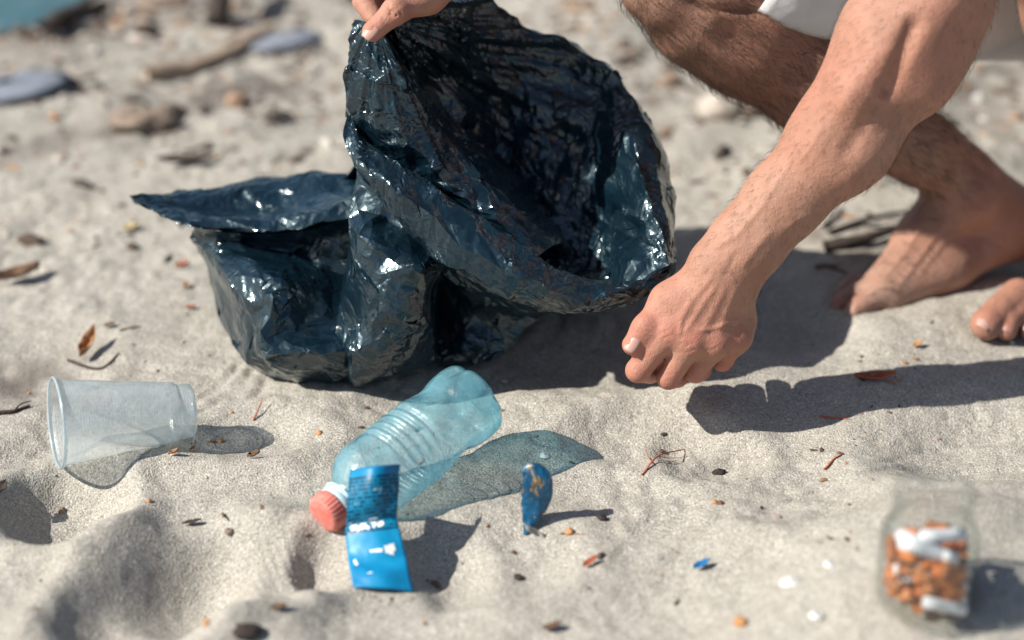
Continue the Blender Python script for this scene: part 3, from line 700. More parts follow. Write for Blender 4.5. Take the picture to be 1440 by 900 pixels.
def build_jar():
    c = hz(1300, 846); z0 = c[2] - .001
    root = empty('glass_jar', (c[0], c[1], z0)); tag(root, 'small clear glass jar holding orange and white cigarette butts on the sand', 'jar')
    A = np.array((c[0], c[1], z0)); B = A + (0, 0, .1)
    gl = mat_clear('jar_glass', (.985, .99, .988), (.78, .83, .82), .05, (.8, .9, .9), .004)
    outer = smoothprof([(.001, .001), (.0005, .020), (.0005, .028), (.002, .0312), (.006, .0328), (.02, .0332), (.042, .0332), (.052, .0328), (.058, .0314), (.063, .0285), (.066, .0262), (.069, .0254), (.0715, .0268), (.0735, .0254), (.077, .0254), (.0790, .0268), (.081, .0256), (.0840, .0272), (.087, .0266)], 90)
    inner = smoothprof([(.087, .0248), (.0855, .0236), (.070, .0234), (.063, .0264), (.056, .0294), (.048, .0308), (.02, .0310), (.008, .0306), (.005, .029), (.004, .020), (.004, .001)], 60)
    V, F = lathe(A, B, outer + inner, 80)
    mesh_obj('jar_wall', V, F, gl, root)
    # the butts
    fo = simple('orange_filter', (.62, .19, .04), .75, .35, 90, .4, .001); fo3 = simple('brown_filter', (.34, .12, .04), .8, .35, 90, .4, .001); fo2 = simple('tan_filter', (.55, .22, .08), .8, .35, 90, .4, .001)
    pw = simple('cigarette_paper', (.74, .75, .76), .7, .10, 110, .3, .0008); ash = simple('burnt_tobacco', (.035, .03, .028), .95, .5, 200, .8, .001)
    def butt(p, d, Lf, Lp, r, fm, label, burnt=True):
        t = empty('cigarette_butt', p); tag(t, label, 'cigarette butt', 'cigarette butts in the jar')
        d = d / np.linalg.norm(d); a = p - d * (Lf + Lp) / 2; ref = (0, 0, 1) if abs(d[2]) < .9 else (1, 0, 0)
        x, y, z = frame_from(a, a + d, ref)
        def tube(nm, t0, t1, r0, r1, m, par, c0=True, c1=True):
            V, th = [], np.linspace(0, 2 * math.pi, 12, endpoint=False)
            for tt, rr in ((t0, r0), (t0 * .67 + t1 * .33, (r0 * 1.02)), (t0 * .33 + t1 * .67, r0 * .98), (t1, r1)):
                k_ = rr * (1 + .08 * perlin(np.cos(th) + p[0] * 99, np.sin(th), tt * 150))
                V.append(a + z * tt + k_[:, None] * (np.cos(th)[:, None] * x + np.sin(th)[:, None] * y))
            V = np.vstack(V); F = grid_faces(4, 12, True).tolist() + [list(range(11, -1, -1)), list(range(36, 48))]
            return mesh_obj(nm, V, F, m, par)
        if Lf: tube('filter', 0, Lf, r, r, fm, t)
        if Lp: tube('paper', Lf + .0002, Lf + Lp, r * .97, r * .93, pw, t)
        if burnt: tube('ash_tip', Lf + Lp + .0002, Lf + Lp + .0025, r * .9, r * .6, ash, t)
    rng = random.Random(12); placed = []
    def clash(p, d, half, r):
        for (q, e, h2, r2) in placed:
            for s in (-1, -.5, 0, .5, 1):
                for u in (-1, 0, 1):
                    if np.linalg.norm(p + d * half * s - q - e * h2 * u) < (r + r2) * .76: return True
        return False
    def inside(p, d, half, r):
        for s in (-1, 1):
            e = p + d * (half + r * .5) * s
            if np.hypot(*(e[:2] - A[:2])) > .0304 - r * .85 or e[2] < A[2] + .0045 + r * .5: return False
        return True
    special = [((-.004, -.017, .0525), (.040, .006, -.020), 0, .042, .0052, 'long white cigarette stub slanting across the top of the heap in the jar'),
               ((.006, -.008, .0580), (.030, .010, -.004), 0, .032, .0046, 'white cigarette stub lying level at the top of the heap in the jar'),
               ((-.013, -.012, .0565), (.024, -.010, -.006), 0, .022, .0042, 'short white stub against the left wall at the top of the jar'),
               ((.008, -.026, .0155), (.032, .004, -.010), 0, .030, .0040, 'grey white stub low against the front wall of the jar')]
    for off, d, Lf, Lp, r, lab in special:
        d = np.array(d) / np.linalg.norm(d); p = A + off; placed.append((p, d, (Lf + Lp) / 2, r)); butt(p, d, Lf, Lp, r, fo, lab, False)
    n = 0
    for tries in range(16000):
        if n >= 90: break
        zt = A[2] + .006 + .037 * (tries / 16000) ** .8
        rad = .027 * math.sqrt(rng.random()); an = rng.uniform(0, 2 * math.pi)
        p = np.array((A[0] + rad * math.cos(an), A[1] + rad * math.sin(an), zt + rng.uniform(0, .006)))
        d = np.array((rng.gauss(0, 1), rng.gauss(0, 1), rng.gauss(0, .45))); d /= np.linalg.norm(d)
        Lf, Lp = rng.uniform(.013, .019), rng.choice([0, .003, .005, .008]); r = rng.uniform(.0034, .0041); half = (Lf + Lp) / 2
        if not inside(p, d, half, r) or clash(p, d, half, r): continue
        placed.append((p, d, half, r)); n += 1
        butt(p, d, Lf, Lp, r, rng.choice([fo, fo, fo2, fo3]), 'stubbed out cigarette butt with an orange brown filter in the heap inside the glass jar', rng.random() < .5)
    return root

def build_wrapper():
    g = hz(748, 752); up = hz(752, 700)
    top = g + np.array((.003, .018, .052))
    k = NT("foil_wrapper"); n = k.noise(38, 6, .66, dist=1.2)
    col = k.ramp(n, [(.30, (.004, .03, .07)), (.42, (.006, .10, .21)), (.52, (.008, .07, .15)), (.54, (.34, .22, .09)), (.66, (.16, .11, .06)), (.70, (.005, .06, .14))])
    k.l(col, k.b.inputs['Base Color']); k.b.inputs['Roughness'].default_value = .38
    k.b.inputs['Metallic'].default_value = .25
    k.l(k.bump(k.vor(150), .6, .002), k.b.inputs['Normal'])
    secs = [(0, .0022, .0014, .9), (.08, .0040, .002, .7), (.2, .0072, .0030, .45), (.38, .0100, .0036, .15), (.6, .0116, .0044, -.05), (.8, .0112, .0040, -.2), (.93, .0085, .0032, -.25), (1, .0050, .002, -.3)]
    x0, y0 = np.array((1.0, -.1, 0)), np.array((.1, 1.0, -.3)); V = []; m_ = 9
    S_ = catmull(np.array(secs), 13, 0)
    for (t, a, b, tw) in S_:
        c = g + (top - g) * t + np.array((-.004 + .006 * math.sin(t * 2.6), .004 * math.sin(t * 5), 0)); th = np.linspace(0, 2 * math.pi, m_, endpoint=False) 
        crease = 1 + .22 * (tri(th / (2 * math.pi) * 4 + t * 1.3) - .5) + .12 * (tri(th / (2 * math.pi) * 7 - t * 5) - .5) * np.clip(2 * perlin(t * 6, .5, 2) + .8, .2, 1.4) + .22 * perlin(np.cos(th) * 3, np.sin(th) * 3, t * 9)
        V.append(c + (np.cos(th + tw) * a * crease)[:, None] * x0 + (np.sin(th + tw) * b * crease)[:, None] * y0)
    V = np.array(V).reshape(-1, 3); F = grid_faces(13, m_, True).tolist() + [list(range(m_ - 1, -1, -1)), list(range(12 * m_, 13 * m_))]
    root = empty('sweet_wrapper', g); tag(root, 'crumpled blue and gold foil sweet wrapper standing on end in the sand', 'wrapper')
    mesh_obj('foil_body', V, F, k.m, root, False)
    # twisted grey tail at the foot
    sil = simple('dull_silver_foil', (.30, .29, .28), .4, .3, 200, .5, .0008)
    rows = []
    for t in np.linspace(0, 1, 8):
        c = g + np.array((-.006 + .016 * t, -.004, .010 - .010 * t)); w_ = .0035
        rows.append([c + np.array((-.3 * w_, 0, w_)), c + np.array((.2 * w_, -.002 * math.sin(t * 9), 0)), c + np.array((.4 * w_, .0, -w_))])
    X = catmull(np.array(rows), 12, 1)
    o = mesh_obj('foil_tail', X.reshape(-1, 3), grid_faces(8, 12), sil, root); o.modifiers.new('thickness', 'SOLIDIFY').thickness = .0004
    return root
# ------------------------------------------------------------------ the person
import openvdb
class Sdf:
    """a signed distance field on a grid; limbs are rounded cones blended smoothly"""
    def __init__(s, lo, hi, h):
        s.lo = np.array(lo, float); s.h = h; s.n = np.ceil((np.array(hi) - s.lo) / h).astype(int) + 1
        s.a = np.full(s.n, .04, np.float32)
    def block(s, lo, hi, pad):
        i0 = np.clip(np.floor((lo - pad - s.lo) / s.h).astype(int), 0, s.n); i1 = np.clip(np.ceil((hi + pad - s.lo) / s.h).astype(int) + 1, 0, s.n)
        if (i1 <= i0).any(): return None
        ax = [(s.lo[k] + s.h * np.arange(i0[k], i1[k])).astype(np.float32) for k in range(3)]
        return tuple(slice(i0[k], i1[k]) for k in range(3)), np.meshgrid(*ax, indexing='ij', sparse=True)
    def put(s, sl, d, k, carve=False):
        a = s.a[sl]
        if carve: d = -d; a_ = -a; b_ = -d
        else: a_, b_ = a, d
        hh = np.maximum(k - np.abs(a_ - b_), 0) / k
        m = np.minimum(a_, b_) - hh * hh * k * .25
        s.a[sl] = -m if carve else m
    def cone(s, a, b, ra, rb, k=.008, flat=None, carve=False):
        a, b = np.asarray(a, float), np.asarray(b, float); rm = max(ra, rb)
        bl = s.block(np.minimum(a, b), np.maximum(a, b), rm + k + .02)
        if bl is None: return
        sl, (X, Y, Z) = bl; ba = b - a; l2 = ba @ ba + 1e-12
        dx, dy, dz = X - a[0], Y - a[1], Z - a[2]; f = 1.0
        if flat is not None:                      # squash across the axis along a direction
            n, f = flat; n = n - ba * (n @ ba) / l2; n = n / np.linalg.norm(n)
            q = (dx * n[0] + dy * n[1] + dz * n[2]) * (1 / f - 1)
            dx, dy, dz = dx + q * n[0], dy + q * n[1], dz + q * n[2]
        t = np.clip((dx * ba[0] + dy * ba[1] + dz * ba[2]) / l2, 0, 1)
        d = np.sqrt((dx - t * ba[0]) ** 2 + (dy - t * ba[1]) ** 2 + (dz - t * ba[2]) ** 2) - (ra + (rb - ra) * (t * t * (3 - 2 * t) * .5 + t * .5))
        s.put(sl, (d * (1 if f > 1 else (.5 + .5 * f))).astype(np.float32), k, carve)
    def chain(s, pts, k=.008, flat=None):
        for (a, ra), (b, rb) in zip(pts[:-1], pts[1:]): s.cone(a, b, ra, rb, k, flat)
    def mesh(s, smooth=2):
        g = openvdb.FloatGrid(.04); g.copyFromArray(s.a)
        p, q = g.convertToQuads(isovalue=0.0)
        p = np.asarray(p, float) * s.h + s.lo; q = np.asarray(q, np.int64)[:, ::-1]
        e = np.concatenate([q[:, [0, 1]], q[:, [1, 2]], q[:, [2, 3]], q[:, [3, 0]]])
        cnt = np.bincount(e[:, 0], minlength=len(p)) + np.bincount(e[:, 1], minlength=len(p))
        for it in range(smooth):
            for lam in (.5, -.52):
                acc = np.stack([np.bincount(e[:, 0], p[e[:, 1], c], len(p)) + np.bincount(e[:, 1], p[e[:, 0], c], len(p)) for c in range(3)], -1)
                p = p + lam * (acc / np.maximum(cnt, 1)[:, None] - p)
        return p, q
def pr(px, py, D, r): return P(px, py, D), r / FPX * D

def mat_skin():
    k = NT('skin')
    red = k.attr('red'); n = k.noise(26, 5, .6); n2 = k.noise(140, 4, .6)
    base = k.ramp(n, [(.3, (.345, .185, .125)), (.5, (.42, .245, .17)), (.72, (.49, .305, .22))])
    base = k.mix(k.math('MULTIPLY', n2, .45), base, (.33, .14, .09))
    blot = k.ramp(k.noise(13, 4, .6), [(.42, (0, 0, 0)), (.66, (.6, .6, .6))]); base = k.mix(blot, base, (.46, .19, .13))
    base = k.mix(k.math('MULTIPLY', red, .62), base, (.46, .145, .10))
    hairy = k.attr('hairy')
    base = k.mix(k.math('MULTIPLY', hairy, .45), base, (.20, .098, .06))
    dusty = k.attr('dusty')
    base = k.mix(k.math('MULTIPLY', dusty, k.ramp(k.noise(60, 5), [(.35, (0, 0, 0)), (.7, (.7, .7, .7))])), base, (.46, .41, .36))
    k.l(base, k.b.inputs['Base Color'])
    k.b.inputs['Subsurface Weight'].default_value = .12; k.b.inputs['Subsurface Radius'].default_value = (1, .35, .2); k.b.inputs['Subsurface Scale'].default_value = .004
    k.l(k.ramp(k.noise(90, 3), [(.3, (.50,) * 3), (.7, (.66,) * 3)]), k.b.inputs['Roughness'])
    k.b.inputs['Specular IOR Level'].default_value = .34
    b = k.bump(k.noise(45, 3, .5), .35, .003); b = k.bump(k.noise(190, 5, .65), .6, .0014, b); b = k.bump(k.vor(560, 'DISTANCE_TO_EDGE'), .7, .0006, b)
    k.l(b, k.b.inputs['Normal'])
    return k.m

LEG_D = dict()
def line_relief(p, poly, width, h, dmax=None, near=None):
    """raise (or cut) a soft line on the skin along a polyline of pixels (veins, tendons, creases)"""
    d = p - CAM; z = d @ FWD; x = 720 + FPX * (d @ RGT) / z; y = 450 - FPX * (d @ UPV) / z
    best = np.full(len(p), 1e9); tt = np.zeros(len(p)); n = len(poly) - 1
    for i in range(n):
        (ax, ay), (bx, by) = poly[i], poly[i + 1]; l2 = (bx - ax) ** 2 + (by - ay) ** 2
        t = np.clip(((x - ax) * (bx - ax) + (y - ay) * (by - ay)) / l2, 0, 1); q = np.hypot(x - ax - t * (bx - ax), y - ay - t * (by - ay))
        m = q < best; best[m] = q[m]; tt[m] = (i + t[m]) / n
    m = best < width * 3
    if near is not None: m &= z < near
    a = np.zeros(len(p)); a[m] = h * np.exp(-(best[m] / width) ** 2) * np.clip(np.minimum(tt[m], 1 - tt[m]) * 6 + .15, 0, 1)
    return p - FWD * a[:, None]
def bbox(pts, pad): 
    q = np.array([p for p, r in pts]); return q.min(0) - pad, q.max(0) + pad
def build_person():
    parts = []     # (verts, quads, red, hairy, dusty, hair axis, hair length, hair density)
    view = FWD
    AD = -.028
    def PA(x, y, D): return P(x, y, D + AD)
    def pa(x, y, D, r): return pr(x, y, D + AD, r)
    # --- left arm reaching down to the sand, closed over what it picks up
    fore = [pa(1322, -40, 1.815, 78), pa(1268, 55, 1.82, 86), pa(1183, 197, 1.835, 71), pa(1104, 280, 1.85, 53), pa(1052, 340, 1.86, 49), pa(1020, 378, 1.866, 50)]
    upper = [pa(1318, -40, 1.815, 74), pa(1345, -300, 1.82, 90), pa(1400, -560, 1.83, 105)]
    hand_pts = [pa(870, 560, 1.80, 0), pa(1070, 560, 1.96, 0)]
    lo, hi = bbox(fore + [pa(1400, -300, 1.82, 0)] + hand_pts, .06)
    s = Sdf(lo, hi, .00135)
    s.chain(upper[:2], .02); s.chain(fore, .014, (view, .86))
    s.cone(*[q for z in (pa(1330, -10, 1.79, 40), pa(1205, 130, 1.80, 34)) for q in z][0::2], pa(0, 0, 1.79, 40)[1], pa(0, 0, 1.8, 30)[1], .02)      # brachioradialis
    s.cone(PA(1350, 15, 1.815), PA(1296, 115, 1.815), .022, .021, .02)                                                            # elbow side of the forearm
    W = np.array
    mcp = [pa(940, 466, 1.868, 21), pa(972, 477, 1.867, 20), pa(1006, 480, 1.871, 19.5), pa(1035, 474, 1.879, 18)]
    wr = [pa(1002, 375, 1.866, 27), pa(1014, 380, 1.866, 27), pa(1026, 384, 1.868, 27), pa(1038, 388, 1.872, 25)]
    for (a, ra), (b, rb) in zip(wr, mcp): s.cone(a, b, ra, rb, .014, (view, .92))
    s.cone(PA(985, 420, 1.885), PA(1030, 450, 1.893), .020, .019, .014)                          # palm
    # fingers: MCP -> PIP -> DIP -> tip, curled away from the camera
    fing = [[mcp[0], pa(897, 521, 1.876, 17.5), pa(914, 524, 1.905, 15.5), pa(930, 508, 1.918, 13.5)],
            [mcp[1], pa(940, 531, 1.880, 17), pa(952, 530, 1.912, 15.5), pa(962, 513, 1.926, 13.5)],
            [mcp[2], pa(978, 523, 1.885, 16), pa(986, 521, 1.914, 14.5), pa(992, 504, 1.928, 12.5)],
            [mcp[3], pa(1016, 508, 1.893, 14.5), pa(1020, 506, 1.918, 13), pa(1020, 490, 1.930, 11.5)]]
    webs = []
    for f in fing:
        (a, ra), (b, rb) = f[0], f[1]; mid = a * .66 + b * .34 - view * .0012; rm_ = (ra * .5 + rb * .5) * 1.01
        s.chain([(a, ra), (mid, rm_)], .0045); s.chain([(mid, rm_)] + f[1:], .0012); webs.append((a * .80 + b * .20, rm_ * .86))
    for (a, ra), (b, rb) in zip(webs[:-1], webs[1:]): s.cone(a + view * .004, b + view * .004, ra, rb, .005)
    for (a, ra), (b, rb) in zip(wr, mcp):
        kn = b - view * .0018; s.cone(kn, kn + (b - a) * .04, rb * .76, rb * .72, .012)
    th = [pa(983, 398, 1.874, 27), pa(938, 424, 1.872, 22.5), pa(907, 462, 1.868, 17), pa(889, 485, 1.866, 14.5)]
    s.chain(th, .007); s.cone(PA(906, 461, 1.863), PA(908, 457, 1.863), .0075, .0075, .005)
    s.cone(PA(955, 425, 1.872), PA(932, 462, 1.874), .015, .010, .012)                            # web of the thumb
    p, q = s.mesh()
    for poly, w_, h_ in (([(976, 463), (995, 464), (1010, 460), (1028, 453), (1044, 450)], 3.0, .0011), ([(1008, 400), (990, 425), (974, 452), (960, 470)], 5, .0010),
                         ([(1022, 400), (1003, 440), (985, 472)], 5, .0008), ([(1036, 405), (1022, 440), (1010, 474)], 5, .0009), ([(1005, 385), (975, 420), (950, 462)], 6, .0010), ([(958, 452), (955, 472)], 3, .0009),
                         ([(1000, 350), (1035, 330), (1075, 285)], 6, .0012), ([(1040, 380), (1062, 350), (1090, 320)], 7, .0012), ([(1019, 392), (1028, 372), (1036, 355)], 5, -.0008),
                         ([(1292, 20), (1275, 60), (1258, 105), (1238, 140)], 13, -.0060), ([(1238, 140), (1215, 175), (1180, 225)], 12, -.0022), ([(1240, 60), (1190, 140), (1130, 230)], 14, .0016), ([(1300, 150), (1240, 215), (1180, 270)], 16, .0016),
                         ([(1120, 190), (1110, 230), (1070, 290)], 5, .0008), ([(1195, 90), (1170, 130), (1150, 190), (1118, 240)], 4, .0008), ([(1150, 300), (1120, 310), (1085, 340)], 5, .0007),
                         ([(896, 466), (912, 474)], 1.6, -.0008), ([(898, 461), (915, 468)], 1.6, -.0008), ([(900, 456), (917, 462)], 1.6, -.0007), ([(905, 451), (919, 456)], 1.6, -.0005),
                         ([(927, 470), (940, 464)], 1.5, -.0004), ([(930, 478), (946, 470)], 1.5, -.0005), ([(962, 488), (978, 480)], 1.5, -.0004), ([(965, 496), (980, 490)], 1.5, -.0005), ([(996, 494), (1010, 488)], 1.5, -.0004),
                         ([(888, 524), (904, 532)], 1.4, -.0005), ([(890, 517), (908, 526)], 1.4, -.0005), ([(935, 535), (950, 538)], 1.4, -.0005)):
        p = line_relief(p, poly, w_, h_, near=1.872)
    tips = [f[1][0] for f in fing] + [f[2][0] for f in fing] + [th[-1][0], th[-2][0]]
    red = np.zeros(len(p))
    for t in tips: red = np.maximum(red, np.exp(-(np.linalg.norm(p - t, axis=1) / .017) ** 2))
    for t in mcp: red = np.maximum(red, .85 * np.exp(-(np.linalg.norm(p - t[0] + view * .01, axis=1) / .011) ** 2))
    wrist = PA(1017, 378, 1.866); elb = PA(1300, 0, 1.81)
    tt = ((p - wrist) @ (elb - wrist)) / ((elb - wrist) @ (elb - wrist))
    hairy = np.clip((tt + .12) / .3, 0, 1) * .30
    parts.append((p, q, red + .12, hairy, red * .12, wrist - elb, .010, np.clip((tt + .25) / .3, 0, 1) * 4500))
    # --- right leg, deep squat, and its foot
    shin = [pr(935, -34, 1.93, 66), pr(985, 10, 1.945, 72), pr(1046, 48, 1.965, 78), pr(1150, 112, 1.995, 74), pr(1288, 205, 2.045, 47), pr(1352, 256, 2.075, 41)]
    thigh = [pr(935, -40, 1.935, 66), pr(1060, -95, 2.0, 84), pr(1240, -150, 2.08, 104), pr(1480, -240, 2.2, 125)]
    lo, hi = bbox(shin + [thigh[1], pr(1480, 460, 2.17, 0), pr(1150, 470, 2.02, 0)], .06)
    s = Sdf(lo, hi, .0017)
    s.chain(shin, .02); s.cone(*thigh[0][:1], thigh[1][0], thigh[0][1], thigh[1][1], .006)
    s.cone(P(915, -15, 1.915), P(930, 0, 1.915), .022, .02, .015)                               # kneecap
    s.cone(P(960, 55, 1.95), P(1250, 215, 2.03), .012, .010, .02)                               # shin edge
    ft = [pr(1352, 262, 2.078, 42), pr(1300, 335, 2.08, 37), pr(1242, 400, 2.068, 27)]
    s.chain(ft, .014)
    s.cone(P(1360, 275, 2.085), P(1425, 318, 2.125), .026, .0275, .016)                         # heel
    s.cone(P(1425, 322, 2.12), P(1330, 375, 2.085), .024, .020, .02); s.cone(P(1330, 372, 2.085), P(1250, 415, 2.066), .022, .018, .016)
    s.cone(P(1318, 205, 2.065), P(1420, 300, 2.125), .020, .024, .016)                          # Achilles tendon
    s.cone(P(1372, 285, 2.0605), P(1378, 290, 2.0605), .0105, .0105, .022)                        # ankle bone
    toes = [[pr(1240, 412, 2.058, 21), pr(1212, 429, 2.052, 15), pr(1200, 439, 2.047, 14)],
            [pr(1228, 405, 2.072, 17), pr(1190, 421, 2.064, 13), pr(1178, 430, 2.060, 12.5)],
            [pr(1224, 398, 2.082, 14), pr(1192, 408, 2.078, 11), pr(1180, 416, 2.076, 11)],
            [pr(1224, 392, 2.092, 13), pr(1197, 399, 2.09, 10), pr(1188, 405, 2.088, 10)],
            [pr(1226, 388, 2.102, 12), pr(1204, 392, 2.10, 9), pr(1197, 396, 2.098, 9)]]
    for t in toes: s.chain(t, .003)
    p, q = s.mesh()
    for poly, w_, h_ in (([(1284, 280), (1310, 272), (1335, 277)], 2.5, -.0012), ([(1290, 292), (1315, 300), (1345, 300)], 2, -.0008), ([(1288, 300), (1310, 308), (1330, 312)], 2, -.0006), ([(1305, 300), (1275, 350), (1235, 400)], 5, .0014),
                         ([(1330, 310), (1300, 355), (1262, 405)], 4, .0009), ([(1345, 330), (1385, 335), (1420, 350)], 3, -.0007), ([(975, 60), (1060, 100), (1180, 170), (1260, 215)], 14, .0030), ([(1000, 30), (1100, 85), (1210, 150)], 18, -.0030), ([(960, -5), (1000, 12), (1075, 18)], 6, -.004),
                         ([(1340, 215), (1390, 245), (1420, 270)], 8, -.003), ([(1225, 398), (1200, 425), (1192, 440)], 2.2, -.0030), ([(1222, 390), (1196, 410), (1185, 418)], 2, -.0025), ([(1222, 388), (1198, 396), (1186, 402)], 1.8, -.002), ([(1360, 300), (1320, 350), (1290, 390)], 4, .0008)):
        p = line_relief(p, poly, w_, h_)
    red = np.zeros(len(p))
    for t in toes: red = np.maximum(red, .7 * np.exp(-(np.linalg.norm(p - t[-1][0], axis=1) / .016) ** 2))
    red = np.maximum(red, .5 * np.exp(-(np.linalg.norm(p - P(1376, 288, 2.05), axis=1) / .014) ** 2)); red = np.maximum(red, .5 * np.exp(-(np.linalg.norm(p - P(1432, 330, 2.11), axis=1) / .02) ** 2))
    kn, an = shin[0][0], shin[-1][0]; tt = ((p - an) @ (kn - an)) / ((kn - an) @ (kn - an))
    hairy = np.clip((tt + .05) / .25, 0, 1)
    dusty = np.clip((.05 - p[:, 2]) / .05, 0, 1) * .8
    parts.append((p, q, red, hairy, dusty, an - kn, .017, np.clip((tt + .02) / .2, 0, 1) * 6500))
    # --- left foot and leg, mostly out of the picture at the right
    lt = [[pr(1432, 418, 2.03, 27), pr(1405, 438, 2.012, 22), pr(1387, 456, 2.002, 23)],
          [pr(1462, 425, 2.035, 18), pr(1436, 437, 2.016, 14.5), pr(1420, 452, 2.006, 14), pr(1416, 464, 2.002, 15)],
          [pr(1484, 428, 2.04, 17), pr(1464, 440, 2.022, 13), pr(1452, 455, 2.012, 13), pr(1449, 465, 2.008, 14)],
          [pr(1500, 434, 2.05, 16), pr(1490, 446, 2.030, 12.5), pr(1482, 458, 2.02, 12), pr(1480, 466, 2.016, 13)],
          [pr(1516, 440, 2.06, 15), pr(1510, 450, 2.04, 12), pr(1506, 460, 2.03, 11), pr(1504, 467, 2.026, 12)]]
    lshin = [pr(1575, 300, 2.10, 44), pr(1560, 150, 2.03, 70), pr(1520, 20, 1.96, 74), pr(1492, -50, 1.93, 70)]
    lthigh = [pr(1492, -50, 1.93, 70), pr(1600, -150, 2.05, 95), pr(1760, -240, 2.2, 120)]
    lo, hi = bbox(lshin + [pr(1370, 480, 1.98, 0), pr(1660, 420, 2.2, 0), lthigh[1]], .06)
    s = Sdf(lo, hi, .002)
    for t in lt: s.chain(t, .0022)
    s.chain([pr(1468, 412, 2.05, 30), pr(1520, 370, 2.075, 42), pr(1575, 305, 2.10, 46)], .016)
    s.chain([pr(1500, 430, 2.05, 32), pr(1590, 400, 2.12, 40)], .016); s.chain([pr(1575, 310, 2.10, 44), pr(1610, 375, 2.13, 44)], .016)
    s.chain(lshin, .02); s.cone(lthigh[0][0], lthigh[1][0], lthigh[0][1], lthigh[1][1], .006)
    p, q = s.mesh()
    red = np.zeros(len(p))
    for poly in ([(1398, 432), (1412, 440)], [(1396, 438), (1410, 447)], [(1428, 444), (1438, 450)], [(1425, 450), (1436, 456)]): p = line_relief(p, poly, 1.6, -.0006)
    for t in lt: red = np.maximum(red, np.exp(-(np.linalg.norm(p - t[-1][0], axis=1) / .013) ** 2))
    dusty = np.clip((.03 - p[:, 2]) / .03, 0, 1) * .6
    an, kn = lshin[0][0], lshin[-1][0]; tt = ((p - an) @ (kn - an)) / ((kn - an) @ (kn - an))
    parts.append((p, q, red * .9, np.clip(tt * 4, 0, 1), dusty, an - kn, .016, np.clip(tt * 4, 0, 1) * 1800))
    # --- right hand holding the bag open, arm above the picture
    lo, hi = bbox([pr(480, 70, 1.80, 0), pr(800, -180, 1.98, 0)], .05)
    s = Sdf(lo, hi, .0014)
    s.chain([pr(600, -6, 1.852, 24), pr(557, 15, 1.840, 17.5), pr(524, 44, 1.838, 15)], .006)
    s.cone(P(555, 12, 1.834), P(559, 16, 1.834), .0075, .0075, .005)
    for q_ in range(3): s.cone(P(546 + q_ * 6, 6 + q_ * 2, 1.8285), P(552 + q_ * 6, 24 - q_ * 2, 1.8285), .0006, .0006, .002, carve=True)
    rm = [pr(600, -50, 1.872, 23), pr(612, -62, 1.886, 22), pr(626, -70, 1.90, 21), pr(640, -72, 1.915, 19)]
    for i, (m_, r_) in enumerate(rm):
        s.cone(P(700, -85 + 3 * i, 1.88 + .009 * i), m_, .016, r_, .01)
        e1 = pr(545 + 14 * i, -28 - 10 * i, 1.884 + .012 * i, 18); e2 = pr(512 + 10 * i, 2 - 6 * i, 1.876 + .012 * i, 15.5); e3 = pr(526 + 8 * i, 26 - 6 * i, 1.868 + .012 * i, 14)
        s.chain([(m_, r_), e1, e2, e3], .003)
    s.cone(P(690, -70, 1.872), P(600, -10, 1.856), .017, .014, .012)
    s.chain([pr(690, -82, 1.893, 42), pr(740, -105, 1.905, 44), pr(830, -160, 1.94, 56)], .014)
    p, q = s.mesh()
    red = np.exp(-(np.linalg.norm(p - P(524, 44, 1.838), axis=1) / .016) ** 2) * .8
    for px, py, D in ((557, 15, 1.84), (512, 2, 1.876)): red = np.maximum(red, .8 * np.exp(-(np.linalg.norm(p - P(px, py, D), axis=1) / .013) ** 2))
    parts.append((p, q, red, np.zeros(len(p)), red * .2, RGT, .008, np.zeros(len(p))))
    # --- the rest of the body, above the picture
    s = Sdf(*bbox([pr(700, -1250, 1.7, 0), pr(1900, 100, 2.5, 0), pr(800, -150, 1.7, 0)], .1), .006)
    s.chain([pr(800, -140, 1.93, 52), pr(960, -270, 2.0, 78), pr(1240, -590, 2.12, 98)], .02)
    s.chain(upper[1:], .02); s.chain(thigh[1:], .02); s.chain(lthigh[1:], .02)
    s.chain([pr(1640, -230, 2.24, 230), pr(1540, -420, 2.1, 210), pr(1350, -640, 1.99, 220)], .05, (np.array((0, 0, 1.0)), .8))
    s.chain([pr(1400, -580, 1.84, 110), pr(1330, -640, 1.98, 150), pr(1240, -600, 2.12, 105)], .04)
    hd = P(1130, -900, 1.97); s.cone(P(1290, -700, 1.99), hd, .055, .055, .03)
    s.cone(hd, hd + (-.02, -.005, .06), .072, .080, .03); s.cone(hd + (-.06, -.01, -.03), hd + (-.05, -.01, -.05), .045, .035, .03)
    s.cone(hd + (-.095, -.012, .015), hd + (-.115, -.012, -.015), .008, .013, .012)                      # nose
    s.cone(hd + (-.085, -.03, .03), hd + (-.085, .01, .03), .012, .012, .012)                            # brow
    for sy in (-.078, .068): s.cone(hd + (.012, sy, .015), hd + (.016, sy, -.02), .015, .01, .01)         # ears
    s.cone(hd + (-.10, -.028, -.045), hd + (-.10, .004, -.045), .0025, .0025, .006, carve=True)           # mouth
    for sy in (-.04, .018): s.cone(hd + (-.092, sy, .014), hd + (-.090, sy + .004, .014), .009, .009, .008, carve=True)
    p, q = s.mesh()
    parts.append((p, q, np.zeros(len(p)), np.zeros(len(p)), np.zeros(len(p)), RGT, .01, np.zeros(len(p))))
    # one body mesh
    V = np.vstack([a[0] for a in parts]); off = np.cumsum([0] + [len(a[0]) for a in parts]); F = np.vstack([a[1] + o for a, o in zip(parts, off)])
    root = empty('person', (P(1300, 400, 2.05)[0], P(1300, 400, 2.05)[1], 0)); tag(root, 'barefoot person in white shorts crouching to pick litter off the sand', 'person')
    body = mesh_obj('body', V, F, mat_skin(), root)
    for i, nm in ((2, 'red'), (3, 'hairy'), (4, 'dusty')): point_attr(body, nm, np.clip(np.concatenate([a[i] for a in parts]), 0, 1))
    # hair on arms and legs: thin tapering three-sided strands
    hv, hf = [], []; rng = np.random.default_rng(9)
